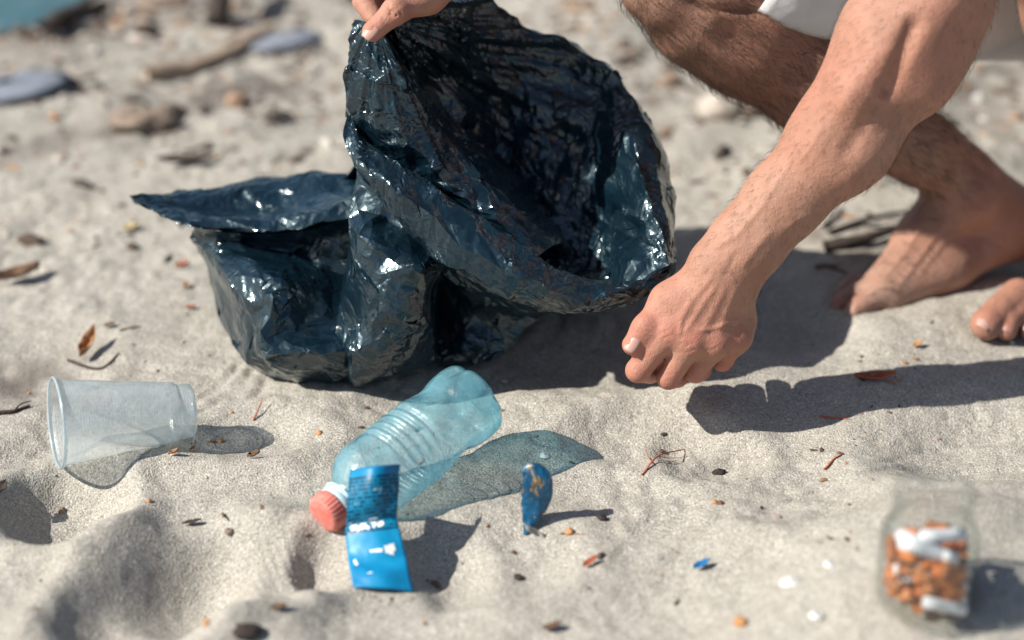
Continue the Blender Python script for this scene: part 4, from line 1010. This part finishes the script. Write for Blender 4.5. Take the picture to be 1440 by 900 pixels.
    for (p, q, red, hy, du, ax, ln, dens) in parts:
        if dens.max() <= 0: continue
        c = p[q].mean(1); n = np.cross(p[q[:, 2]] - p[q[:, 0]], p[q[:, 3]] - p[q[:, 1]]); n = n * np.sign((n * (c - c.mean(0))).sum()); ar = np.linalg.norm(n, axis=1) + 1e-12; n = n / ar[:, None]
        pw = ar * dens[q[:, 0]]; pw /= pw.sum(); k = int(dens.max())
        vis = rng.choice(len(q), size=k, p=pw)
        a = ax / np.linalg.norm(ax)
        for i in vis:
            nn = n[i]; t = a - nn * (a @ nn); 
            if np.linalg.norm(t) < .2: continue
            t = t / np.linalg.norm(t); sd_ = np.cross(nn, t)
            t = t + sd_ * rng.normal() * .45; t /= np.linalg.norm(t); L_ = ln * rng.uniform(.45, 1.15); w_ = .00008 if ln < .012 else .00016
            o = c[i]; b = len(hv); u = np.cross(nn, t)
            ps = [o - nn * .0003, o + t * L_ * .45 + nn * L_ * .24, o + t * L_ + nn * L_ * .22 + u * rng.normal() * L_ * .12]
            for j, (pt, ww) in enumerate(((ps[0], w_), (ps[1], w_ * .8))):
                hv += [pt + u * ww, pt - u * ww * .5 + nn * ww * .9, pt - u * ww * .5 - nn * ww * .9]
            hv.append(ps[2])
            for j in range(3):
                j2 = (j + 1) % 3; hf += [[b + j, b + j2, b + 3 + j2, b + 3 + j], [b + 3 + j, b + 3 + j2, b + 6]]
    hm = NT('body_hair'); hm.b.inputs['Base Color'].default_value = (.035, .02, .013, 1); hm.b.inputs['Roughness'].default_value = .5
    h = mesh_obj('body_hair', hv, hf, hm.m, root, False); h['kind'] = 'stuff'
    # nails
    nm_ = simple('nail', (.52, .30, .245), .42, .08, 80, .1, .0003, .35)
    def nail(name, c, along, up, L_, W_, curv=.35):
        along = along / np.linalg.norm(along); up = up - along * (up @ along); up /= np.linalg.norm(up); sd_ = np.cross(along, up); rows = []
        for v in np.linspace(-1, 1, 9):
            row = []
            for u in np.linspace(-1, 1, 9):
                wd = W_ * (1 - .22 * max(v, 0) ** 2 - .12 * max(-v, 0) ** 3); row.append(c + along * v * L_ + sd_ * u * wd + up * (-curv * W_ * u * u - .04 * L_ * v * v))
            rows.append(row)
        X = np.array(rows); o = mesh_obj(name, X.reshape(-1, 3), grid_faces(9, 9), nm_, root); o.modifiers.new('t', 'SOLIDIFY').thickness = .0006; return o
    def on_skin(pi, px, py):
        """nearest point of an island to the camera on the ray through a pixel"""
        p = parts[pi][0]; d = p - CAM; z = d @ FWD; x = 720 + FPX * (d @ RGT) / z; y = 450 - FPX * (d @ UPV) / z
        m = (x - px) ** 2 + (y - py) ** 2 < 2.5 ** 2; i = np.where(m)[0]; return p[i[np.argmin(z[i])]] if len(i) else P(px, py, 2)
    c = on_skin(0, 887, 482); nail('thumb_nail', c - FWD * .0002, P(882, 492, 1.852) - P(896, 470, 1.852), -FWD + RGT * -.35 , .0062, .0052)
    c = on_skin(3, 519, 45); nail('thumb_nail', c - FWD * .0002, P(515, 53, 1.838) - P(532, 32, 1.838), -FWD + RGT * -.3, .0062, .0052)
    c = on_skin(2, 1384, 452); nail('toe_nail', c - FWD * .0001, P(1380, 462, 2.0) - P(1396, 440, 2.004), -FWD + UPV * .4, .0058, .0066)
    c = on_skin(2, 1415, 459); nail('toe_nail', c - FWD * .0001, P(1412, 466, 2.0) - P(1420, 448, 2.004), -FWD + UPV * .35, .0035, .0044)
    c = on_skin(2, 1446, 460); nail('toe_nail', c - FWD * .0001, P(1442, 466, 2.0) - P(1450, 448, 2.004), -FWD + UPV * .35, .0032, .004)
    # shorts
    wm = NT('white_shorts_cloth'); n = wm.noise(30, 4)
    wm.l(wm.ramp(n, [(.3, (.58, .58, .57)), (.7, (.68, .68, .67))]), wm.b.inputs['Base Color']); wm.b.inputs['Roughness'].default_value = .5
    wv = wm.n('ShaderNodeTexWave'); wv.inputs['Scale'].default_value = 420; wm.l(wm.co(), wv.inputs['Vector'])
    wm.l(wm.bump(wm.noise(40, 4), .5, .004, wm.bump(wv.outputs[0], .2, .0004)), wm.b.inputs['Normal'])
    wm.b.inputs['Sheen Weight'].default_value = .2
    def leg_tube(rings, seed):
        # ring: centre px,py,D, radius up, radius deep (px)
        rows = []
        cs = [P(a, b, c) for a, b, c, _, _ in rings]
        for i, (a, b, c, ru, rd) in enumerate(rings):
            ax = cs[min(i + 1, len(cs) - 1)] - cs[max(i - 1, 0)]; ax /= np.linalg.norm(ax)
            u = UPV - ax * (UPV @ ax); u /= np.linalg.norm(u); v = np.cross(ax, u); s_ = c / FPX
            th = np.linspace(0, 2 * math.pi, 25)[:-1]
            rows.append([cs[i] + u * math.cos(t) * ru * s_ + v * math.sin(t) * rd * s_ for t in th])
        R_ = np.array(rows); R_ = np.concatenate([R_, R_[:, :1]], 1)
        X = catmull(catmull(R_, 90, 0), 150, 1); X[:, -1] = X[:, 0]
        N = normals_grid(X); vv, uu = np.meshgrid(np.linspace(0, 1, 90), np.linspace(0, 2 * math.pi, 150), indexing='ij')
        cu, su = np.cos(uu), np.sin(uu)
        w_ = .0085 * np.exp(-vv * 6) * perlin(cu * 3.2, su * 3.2, seed + vv * 1.5) * 1.6 + .006 * perlin(cu * 1.6 + vv * 6, su * 1.6, seed + 4 + vv * 2) + .0018 * perlin(cu * 7 + vv * 14, su * 7, seed + 9)
        X = X + N * w_[..., None]
        return X
    rl = leg_tube([(1046, -64, 1.955, 102, 122), (1085, -54, 1.965, 122, 124), (1205, -52, 2.01, 140, 126), (1340, -75, 2.08, 166, 130), (1480, -130, 2.18, 215, 150), (1640, -200, 2.24, 240, 235), (1700, -260, 2.27, 215, 235)], 2.0)
    ll = leg_tube([(1590, -130, 2.04, 125, 112), (1620, -150, 2.08, 135, 118), (1690, -190, 2.14, 160, 130), (1720, -240, 2.2, 200, 170)], 7.0)
    n0 = rl.shape[0] * rl.shape[1]
    f0 = grid_faces(90, 150)
    sh = mesh_obj('shorts', np.vstack([rl.reshape(-1, 3), ll.reshape(-1, 3)]), np.vstack([f0, f0 + n0]), wm.m, root)
    sh.modifiers.new('thickness', 'SOLIDIFY').thickness = .0009
    # shirt and hair above the picture
    s = Sdf(*bbox([pr(1000, -1100, 1.7, 0), pr(1900, 0, 2.5, 0)], .1), .006)
    s.chain([pr(1640, -260, 2.23, 240), pr(1540, -420, 2.1, 222), pr(1350, -640, 1.99, 230)], .05, (np.array((0, 0, 1.0)), .8))
    s.chain([pr(1400, -575, 1.84, 120), pr(1330, -640, 1.98, 158), pr(1240, -595, 2.12, 115)], .04)
    s.cone(upper[2][0], upper[2][0] * .45 + upper[1][0] * .55, .064, .064, .02); s.cone(P(1240, -590, 2.12), P(1140, -475, 2.08), .066, .062, .02)
    p, q = s.mesh(); mesh_obj('shirt', p, q, simple('grey_shirt_cloth', (.45, .46, .48), .9, .1, 60), root)
    s = Sdf(hd - .16, hd + .2, .004)
    s.cone(hd + (.012, -.005, .045), hd + (-.008, -.005, .075), .083, .082, .02); s.cone(hd + (-.125, -.005, .02), hd + (-.13, -.005, -.02), .055, .07, .02, carve=True)
    p, q = s.mesh(); mesh_obj('hair', p, q, simple('dark_hair', (.03, .02, .015), .6, .4, 200), root)
    return root
# ------------------------------------------------------------------ water and litter on the sand
def build_water():
    a = np.array(G(0, 62)); d = np.array((.60, .80)); n = np.array((-.80, .60))
    # strip from the shoreline outward, rows growing with distance
    u = np.concatenate([-geo(0, 900, .5, 1.25)[::-1], np.linspace(-.5, 2.2, 80), 2.2 + geo(0, 1200, .05, 1.25)]); v = np.concatenate([np.linspace(.02, 1.2, 50), 1.2 + geo(0, 1200, .04, 1.25)])
    U, Vv = np.meshgrid(u, v); X = a[0] + d[0] * U + n[0] * Vv; Y = a[1] + d[1] * U + n[1] * Vv
    Z = -.030 + .0035 * perlin(X * 7, Y * 12) * np.clip(1.5 - np.abs(U) / 6, 0, 1)
    k = NT('water'); k.b.inputs['Base Color'].default_value = (.06, .13, .15, 1); k.b.inputs['Roughness'].default_value = .08; k.b.inputs['IOR'].default_value = 1.33
    foam = k.ramp(k.noise(9, 5, .6), [(.55, (0, 0, 0)), (.68, (.7, .7, .7))]); k.l(k.mix(foam, (.06, .13, .15), (.55, .58, .58)), k.b.inputs['Base Color'])
    k.l(k.bump(k.noise(16, 4), .6, .02), k.b.inputs['Normal'])
    o = mesh_obj('water', np.stack([X, Y, Z], -1).reshape(-1, 3), grid_faces(len(v), len(u)), k.m); tag(o, 'shallow water lapping at the sand, far left', None, None, 'structure')

WOOD = None
def mats_litter():
    m = {}
    m['bark'] = simple('dry_bark', (.15, .085, .05), .85, .5, 120, .7, .0015); m['dark'] = simple('dark_wood', (.045, .032, .026), .85, .5, 120, .7, .0015)
    m['leaf'] = simple('dry_leaf', (.32, .16, .07), .75, .4, 90, .5, .001); m['red'] = simple('red_leaf', (.38, .10, .045), .7, .35, 110, .5, .001)
    m['pale'] = simple('pale_wood', (.40, .30, .22), .85, .3, 25, .6, .004); m['stone'] = simple('grey_stone', (.23, .25, .29), .75, .25, 30, .5, .004)
    m['palestone'] = simple('pale_stone', (.48, .42, .36), .85, .25, 40, .5, .004); m['white'] = simple('white_shell', (.72, .71, .67), .5, .1, 120, .3, .0006)
    m['blue'] = simple('blue_plastic', (.01, .14, .33), .4, .3, 120, .3, .0006); m['ochre'] = simple('ochre_pebble', (.48, .24, .10), .7, .3, 150, .4, .0008)
    m['brown'] = simple('brown_clod', (.26, .20, .155), .95, .35, 60, .8, .004); m['yellow'] = simple('straw', (.52, .42, .22), .8, .25, 100, .4, .001)
    return m
def lump(name, px, py, size, m, label, cat, flat=.6, ang=0.0, seed=0, stretch=1.0, rough=.35, sink=.3, group=None):
    c = hz(px, py); c[2] = float(height(c[0], c[1])); th = np.linspace(0, 2 * math.pi, 15)[:-1]; V = []
    r = size / 2
    for ph in np.linspace(.12, math.pi - .12, 9):
        d = np.stack([np.cos(th) * math.sin(ph), np.sin(th) * math.sin(ph), np.full(14, math.cos(ph))], -1)
        k_ = 1 + rough * perlin(d[:, 0] * 1.6 + seed * 7, d[:, 1] * 1.6, d[:, 2] * 1.6) * 1.6 + rough * .6 * perlin(d[:, 0] * 4 + seed, d[:, 1] * 4, d[:, 2] * 4)
        q = d * k_[:, None] * r * np.array((stretch, 1, flat)); ca, sa = math.cos(ang), math.sin(ang)
        V.append(np.stack([q[:, 0] * ca - q[:, 1] * sa, q[:, 0] * sa + q[:, 1] * ca, q[:, 2] + r * flat * (1 - sink * 2)], -1) + c)
    V = np.vstack(V); F = grid_faces(9, 14, True).tolist() + [list(range(14)), list(range(8 * 14, 9 * 14))[::-1]]
    o = mesh_obj(name, V, F, m, None, True, c); tag(o, label, cat, group); return o
def flake(name, px, py, L_, W_, ang, m, label, cat, curl=.4, tilt=.2, seed=0, lift=.001, group=None):
    c = hz(px, py); c[2] = float(height(c[0], c[1])) + lift; n = 13; rows = []
    for v in np.linspace(-1, 1, n):
        row = []
        hw = W_ / 2 * max(.06, (1 - abs(v) ** 2.4)) * (1 + .5 * perlin(v * 2.5 + seed * 3, seed, .5))
        for u in np.linspace(-1, 1, 7):
            x, y = v * L_ / 2, u * hw + .15 * W_ * perlin(v * 1.5 + seed, 3.3, .2); z = curl * W_ * (u * u) * .5 + curl * L_ * .12 * v * v + .12 * W_ * perlin(v * 3 + seed, u * 2, seed) + tilt * (x + L_ / 2)
            row.append((x * math.cos(ang) - y * math.sin(ang), x * math.sin(ang) + y * math.cos(ang), z))
        rows.append(row)
    X = np.array(rows).reshape(-1, 3) + c
    o = mesh_obj(name, X, grid_faces(n, 7), m, None, True, c); o.modifiers.new('thickness', 'SOLIDIFY').thickness = .0006; tag(o, label, cat, group); return o
def stick_mesh(pts, r0, r1, seed, kn=.25):
    P_ = catmull(np.array(pts, float), 10 + 4 * len(pts), 0); n = len(P_); V = []; th = np.linspace(0, 2 * math.pi, 8)[:-1]
    for i in range(n):
        ax = P_[min(i + 1, n - 1)] - P_[max(i - 1, 0)]; ax /= np.linalg.norm(ax) + 1e-9; ref = np.array((0, 0, 1.0)) if abs(ax[2]) < .9 else np.array((1.0, 0, 0))
        x = np.cross(ax, ref); x /= np.linalg.norm(x); y = np.cross(ax, x); t = i / (n - 1); r = (r0 + (r1 - r0) * t) * (1 + kn * perlin(t * 9 + seed, np.cos(th) * 1.2, np.sin(th) * 1.2) * 1.6)
        V.append(P_[i] + r[:, None] * (np.cos(th)[:, None] * x + np.sin(th)[:, None] * y))
    return np.vstack(V), grid_faces(n, 7, True).tolist() + [list(range(7)), list(range((n - 1) * 7, n * 7))[::-1]]
def twig(name, pix, r0, r1, m, label, cat, seed=0, lifts=None, branches=(), group=None):
    pts = []
    for i, (px, py) in enumerate(pix):
        p = hz(px, py); p[2] = float(height(p[0], p[1])) + r0 * .6 + (lifts[i] if lifts else 0); pts.append(p)
    root = empty(name, pts[0]); tag(root, label, cat, group)
    V, F = stick_mesh(pts, r0, r1, seed); mesh_obj('stem', V, F, m, root)
    for bi, bp in enumerate(branches):
        q = []
        for (px, py, lf) in bp:
            p = hz(px, py); p[2] = float(height(p[0], p[1])) + r1 * .6 + lf; q.append(p)
        V, F = stick_mesh(q, r1 * .9, r1 * .4, seed + bi + 1); mesh_obj('branch', V, F, m, root)
    return root
def build_litter():
    m = mats_litter()
    # near and sharp
    flake('dry_leaf', 124, 500, .026, .013, 1.2, m['leaf'], 'curled brown dry leaf standing up above the cup', 'leaf', 1.1, .45, 1)
    twig('twig', [(96, 508), (140, 520), (168, 500)], .0015, .0008, m['dark'], 'crooked dark twig just under the curled brown leaf', 'twig', 2)
    flake('bark_chip', 154, 460, .010, .005, .3, m['bark'], 'small brown bark chip above the curled leaf', 'bark chip', .5, .2, 3)
    twig('twig', [(168, 466), (184, 462), (198, 458)], .001, .0005, m['bark'], 'thin straight twig right of the small chip above the cup', 'twig', 4)
    twig('twig', [(-8, 584), (18, 580), (42, 572)], .0024, .001, m['dark'], 'dark twig at the left edge beside the cup mouth', 'twig', 5, None, [[(18, 580, 0), (30, 574, .003), (44, 570, .004)]])
    flake('bark_chip', 22, 398, .045, .016, .35, m['bark'], 'large blurred brown bark strip at the left edge', 'bark chip', .8, .1, 6, .003)
    flake('bark_chip', 3, 690, .012, .008, 1.2, m['dark'], 'dark bark chip cut off by the left edge below the cup', 'bark chip', .6, .3, 7)
    for i, (px, py, s, a) in enumerate(((244, 641, .008, .2), (271, 637, .006, .9))):
        flake('dry_leaf', px, py, s, s * .55, a, m['leaf'], ('curled orange leaf scrap in front of the cup', 'smaller orange leaf scrap in the cup shadow')[i], 'leaf', 1.0, .3, 8 + i)
    flake('bark_chip', 357, 645, .010, .006, .3, m['bark'], 'brown bark chip below the tip of the cup shadow', 'bark chip', .8, .2, 10)
    lump('pebble', 310, 620, .0045, m['ochre'], 'ochre pebble inside the dark end of the cup shadow', 'pebble', .8, 0, 11)
    lump('pebble', 86, 722, .006, m['brown'], 'brown pebble in the deep hollow below the cup', 'pebble', .8, 0, 12)
    lump('pebble', 210, 706, .004, m['ochre'], 'tiny ochre pebble in the trough right of the deep hollow', 'pebble', .8, 0, 13)
    twig('dry_stalk', [(356, 592), (364, 582), (370, 572)], .0008, .0004, m['red'], 'thin red brown stalk between cup and bag', 'stalk', 14, (0, .004, .008))
    twig('dry_stalk', [(316, 764), (316, 752), (314, 738)], .0012, .0006, m['bark'], 'upright brown stalk left of the red bottle cap', 'stalk', 15, (0, .003, .006))
    lump('sand_clod', 322, 744, .007, m['brown'], 'dark clod right beside the upright stalk', 'clod', .7, .4, 16)
    flake('bark_chip', 272, 776, .014, .005, .1, m['dark'], 'dark twiggy chip between the two footprints at lower left', 'bark chip', .4, .2, 17)
    flake('bark_chip', 392, 856, .012, .006, .1, m['bark'], 'brown chip near the bottom edge left of the label', 'bark chip', .4, .15, 18)
    lump('pebble', 291, 879, .006, m['ochre'], 'orange pebble near the bottom edge at lower left', 'pebble', .8, 0, 19)
    lump('pebble', 346, 886, .016, m['dark'], 'dark stone at the bottom edge at lower left', 'stone', .5, .1, 20, 1.3)
    lump('pebble', 449, 610, .005, m['ochre'], 'orange pebble on the sand left of the bottle', 'pebble', .8, .1, 21)
    # middle
    lump('shell_bit', 766, 643, .0075, m['white'], 'white shell bit above the foil wrapper', 'shell', .5, .1, 22)
    twig('dry_stalk', [(789, 752), (802, 750), (822, 753)], .0008, .0004, m['bark'], 'fine brown stalk by the orange pebble right of the wrapper', 'stalk', 24)
    lump('pebble', 801, 749, .007, m['ochre'], 'orange pebble right of the foil wrapper', 'pebble', .8, .3, 23)
    lump('pebble', 846, 730, .0075, m['dark'], 'dark pebble right of the orange pebble', 'pebble', .6, .3, 25)
    flake('dry_leaf', 829, 796, .013, .006, .7, m['red'], 'reddish leaf scrap below the dark pebble', 'leaf', .6, .2, 26)
    lump('pebble', 722, 778, .004, m['bark'], 'small brown pebble below the foil wrapper', 'pebble', .7, .1, 27)
    lump('pebble', 729, 812, .007, m['dark'], 'dark grey pebble between label and reddish leaf scrap', 'pebble', .6, .1, 28)
    flake('plastic_scrap', 986, 802, .013, .007, .4, m['blue'], 'small blue plastic scrap on the sand', 'plastic scrap', .6, .3, 29)
    flake('bark_chip', 776, 886, .014, .006, .3, m['bark'], 'brown chip at the bottom edge right of centre', 'bark chip', .5, .2, 30)
    lump('shell_bit', 1112, 823, .013, m['white'], 'largest white shell bit left of the jar', 'shell', .45, .2, 31, 1.3)
    lump('shell_bit', 1166, 796, .008, m['white'], 'middle white shell bit nearest the jar', 'shell', .5, .1, 32)
    lump('shell_bit', 1148, 868, .010, m['white'], 'lowest white shell bit left of the jar', 'shell', .5, .1, 33)
    lump('pebble', 1042, 878, .010, m['ochre'], 'ochre pebble at the bottom edge left of the jar', 'pebble', .6, .1, 34)
    twig('twig', [(903, 672), (925, 648), (962, 634)], .0008, .0004, m['red'], 'thin forked red brown rootlet below the hand', 'twig', 35, (0, .003, .0), [[(918, 656, .002), (910, 645, .004), (907, 632, .005)], [(925, 648, .003), (945, 648, .002), (968, 645, 0)]])
    lump('pebble', 930, 634, .004, m['bark'], 'brown crumb beside the forked rootlet', 'pebble', .8, .1, 36)
    lump('sand_clod', 1011, 664, .008, m['dark'], 'dark crumb in the small hollow below the hand shadow', 'clod', .5, .5, 37, 1.4)
    flake('red_leaf', 1230, 534, .034, .010, .05, m['red'], 'long red brown leaf lying in the shadow below the bare foot', 'leaf', .6, .03, 38)
    twig('twig', [(1152, 587), (1175, 588), (1196, 590)], .0009, .0005, m['red'], 'straight red twig on the lit sand right of the hand', 'twig', 39)
    flake('bark_chip', 1290, 488, .010, .006, .5, m['ochre'], 'small ochre chip between the two bare feet', 'bark chip', .5, .2, 40)
    lump('pebble', 1005, 708, .0045, m['ochre'], 'ochre pebble on the open sand below the hand', 'pebble', .8, .1, 41)
    lump('pebble', 1013, 709, .005, m['bark'], 'brown pebble touching the ochre pebble below the hand', 'pebble', .7, .1, 42)
    twig('twig', [(1160, 660), (1172, 648), (1186, 640)], .001, .0005, m['red'], 'short red brown twig on the slope right of centre', 'twig', 43)
    # behind the foot and further back
    twig('driftwood', [(1158, 352), (1215, 346), (1268, 332)], .0065, .003, m['dark'], 'dark driftwood stick lying just behind the bare foot', 'driftwood', 44, (0, .004, .006))
    twig('driftwood', [(1166, 330), (1220, 314), (1284, 304)], .0030, .0016, m['dark'], 'thinner dark stick behind the driftwood beside the foot', 'driftwood', 45, (0, .003, .004), [[(1210, 318, .002), (1235, 322, .002), (1262, 318, 0)]])
    twig('twig', [(1146, 378), (1164, 376), (1190, 386)], .0022, .001, m['bark'], 'short forked brown twig left of the bare foot', 'twig', 46, None, [[(1164, 376, .001), (1176, 380, .005), (1186, 374, .006)]])
    lump('pale_stone', 1012, 150, .04, m['palestone'], 'pale stone behind the knee, in soft focus', 'stone', .75, .3, 47, 1.2)
    lump('stone_shade', 1046, 152, .034, m['brown'], 'brown lump added as the shaded right side of the pale stone behind the knee', 'stone', .6, .3, 48, 1.3)  # lump added in place of the brown shade right of the pale stone
    lump('sand_clod', 208, 178, .044, m['brown'], 'brown crumbling clod with a dark shadow, far back left', 'clod', .6, .5, 49, 1.3, .9, .3)
    flake('bark_chip', 262, 232, .055, .016, .1, m['dark'], 'dark bark strip lying above the bag flap', 'bark chip', .5, .02, 50, .003)
    twig('driftwood', [(306, 40), (314, 22), (318, 8)], .014, .010, m['dark'], 'dark upright driftwood stump at the top edge', 'driftwood', 51, (-.005, .025, .05))
    twig('driftwood', [(62, 52), (100, 36), (152, 22)], .013, .006, m['dark'], 'long dark branch near the water', 'driftwood', 52, (0, .004, .006), [[(100, 36, .01), (124, 22, .02), (150, 8, .02)]])
    twig('driftwood', [(205, 118), (290, 96), (385, 54)], .008, .005, m['pale'], 'long pale weathered driftwood stick far back', 'driftwood', 53, (0, .003, .004))
    lump('grey_stone', 404, 60, .040, m['stone'], 'blue grey stone at the end of the pale driftwood', 'stone', .3, .6, 54, 2.0)
    lump('grey_stone', 6, 128, .075, m['stone'], 'flat blue grey stone at the left edge', 'stone', .16, .55, 55, 1.7, .25, .2)
    lump('sand_clod', 232, 8, .05, m['brown'], 'brown clod at the top edge right of the water', 'clod', .5, .2, 56, 1.5)
    flake('dry_leaf', 184, 323, .016, .009, .2, m['yellow'], 'pale yellow leaf below the tip of the bag flap', 'leaf', .5, .1, 57)
    flake('dry_leaf', 256, 376, .014, .007, .4, m['red'], 'orange brown leaf left of the bag', 'leaf', .6, .1, 58)
    flake('dry_leaf', 262, 404, .009, .005, 1.0, m['leaf'], 'small orange leaf just under the orange brown leaf left of the bag', 'leaf', .6, .1, 59)
    flake('dry_leaf', 268, 434, .009, .005, .2, m['red'], 'lowest orange leaf scrap beside the bag side', 'leaf', .6, .1, 60)
    # crumbs nobody could count: grit, rootlets and leaf scraps scattered over the sand
    rng = np.random.default_rng(21); vs, fs, col = [], [], []
    ico = bmesh.new(); bmesh.ops.create_icosphere(ico, subdivisions=1, radius=1); iv = np.array([v.co[:] for v in ico.verts]); if_ = [[v.index for v in f.verts] for f in ico.faces]; ico.free()
    N = 7000; n = 0; X = rng.uniform(-.72, .74, N * 4); Y = rng.uniform(-.44, 1.1, N * 4)
    dens = .10 + np.clip(perlin(X * 5, Y * 8, 31) * 2.2, 0, 1) + .9 * np.clip((Y - .05) * 1.2, 0, .6)
    keep = rng.random(N * 4) < dens * .6; X, Y = X[keep][:N], Y[keep][:N]; Z = height(X, Y)
    for x, y, z in zip(X, Y, Z):
        s_ = .00055 * math.exp(rng.normal() * .6) * (1.25 + max(0, y) * 4.5); st = math.exp(abs(rng.normal()) * .5); a = rng.uniform(0, math.pi)
        v = iv * (1 + .35 * rng.normal(size=(len(iv), 1)) * .6) * np.array((s_ * st, s_, s_ * rng.uniform(.4, .9)))
        b = len(vs) * 12
        vs.append(np.stack([v[:, 0] * math.cos(a) - v[:, 1] * math.sin(a) + x, v[:, 0] * math.sin(a) + v[:, 1] * math.cos(a) + y, v[:, 2] + z + s_ * .25], -1)); fs += [[i + b for i in f] for f in if_]
        col += [rng.random()] * 12
    k = NT('grit'); k.l(k.ramp(k.attr('tone'), [(0, (.04, .03, .025)), (.35, (.12, .08, .055)), (.5, (.30, .17, .09)), (.62, (.40, .20, .09)), (.68, (.38, .34, .29)), (.96, (.46, .42, .37)), (1, (.68, .66, .62))]), k.b.inputs['Base Color']); k.b.inputs['Roughness'].default_value = .8
    o = mesh_obj('sand_grit', np.vstack(vs), np.array(fs), k.m, None, False); point_attr(o, 'tone', col); tag(o, 'loose grit and tiny leaf crumbs strewn over the sand', None, None, 'stuff')
build_sand()
build_water()
build_bag()
build_person()
build_bottle()
build_cup()
build_jar()
build_wrapper()
build_litter()
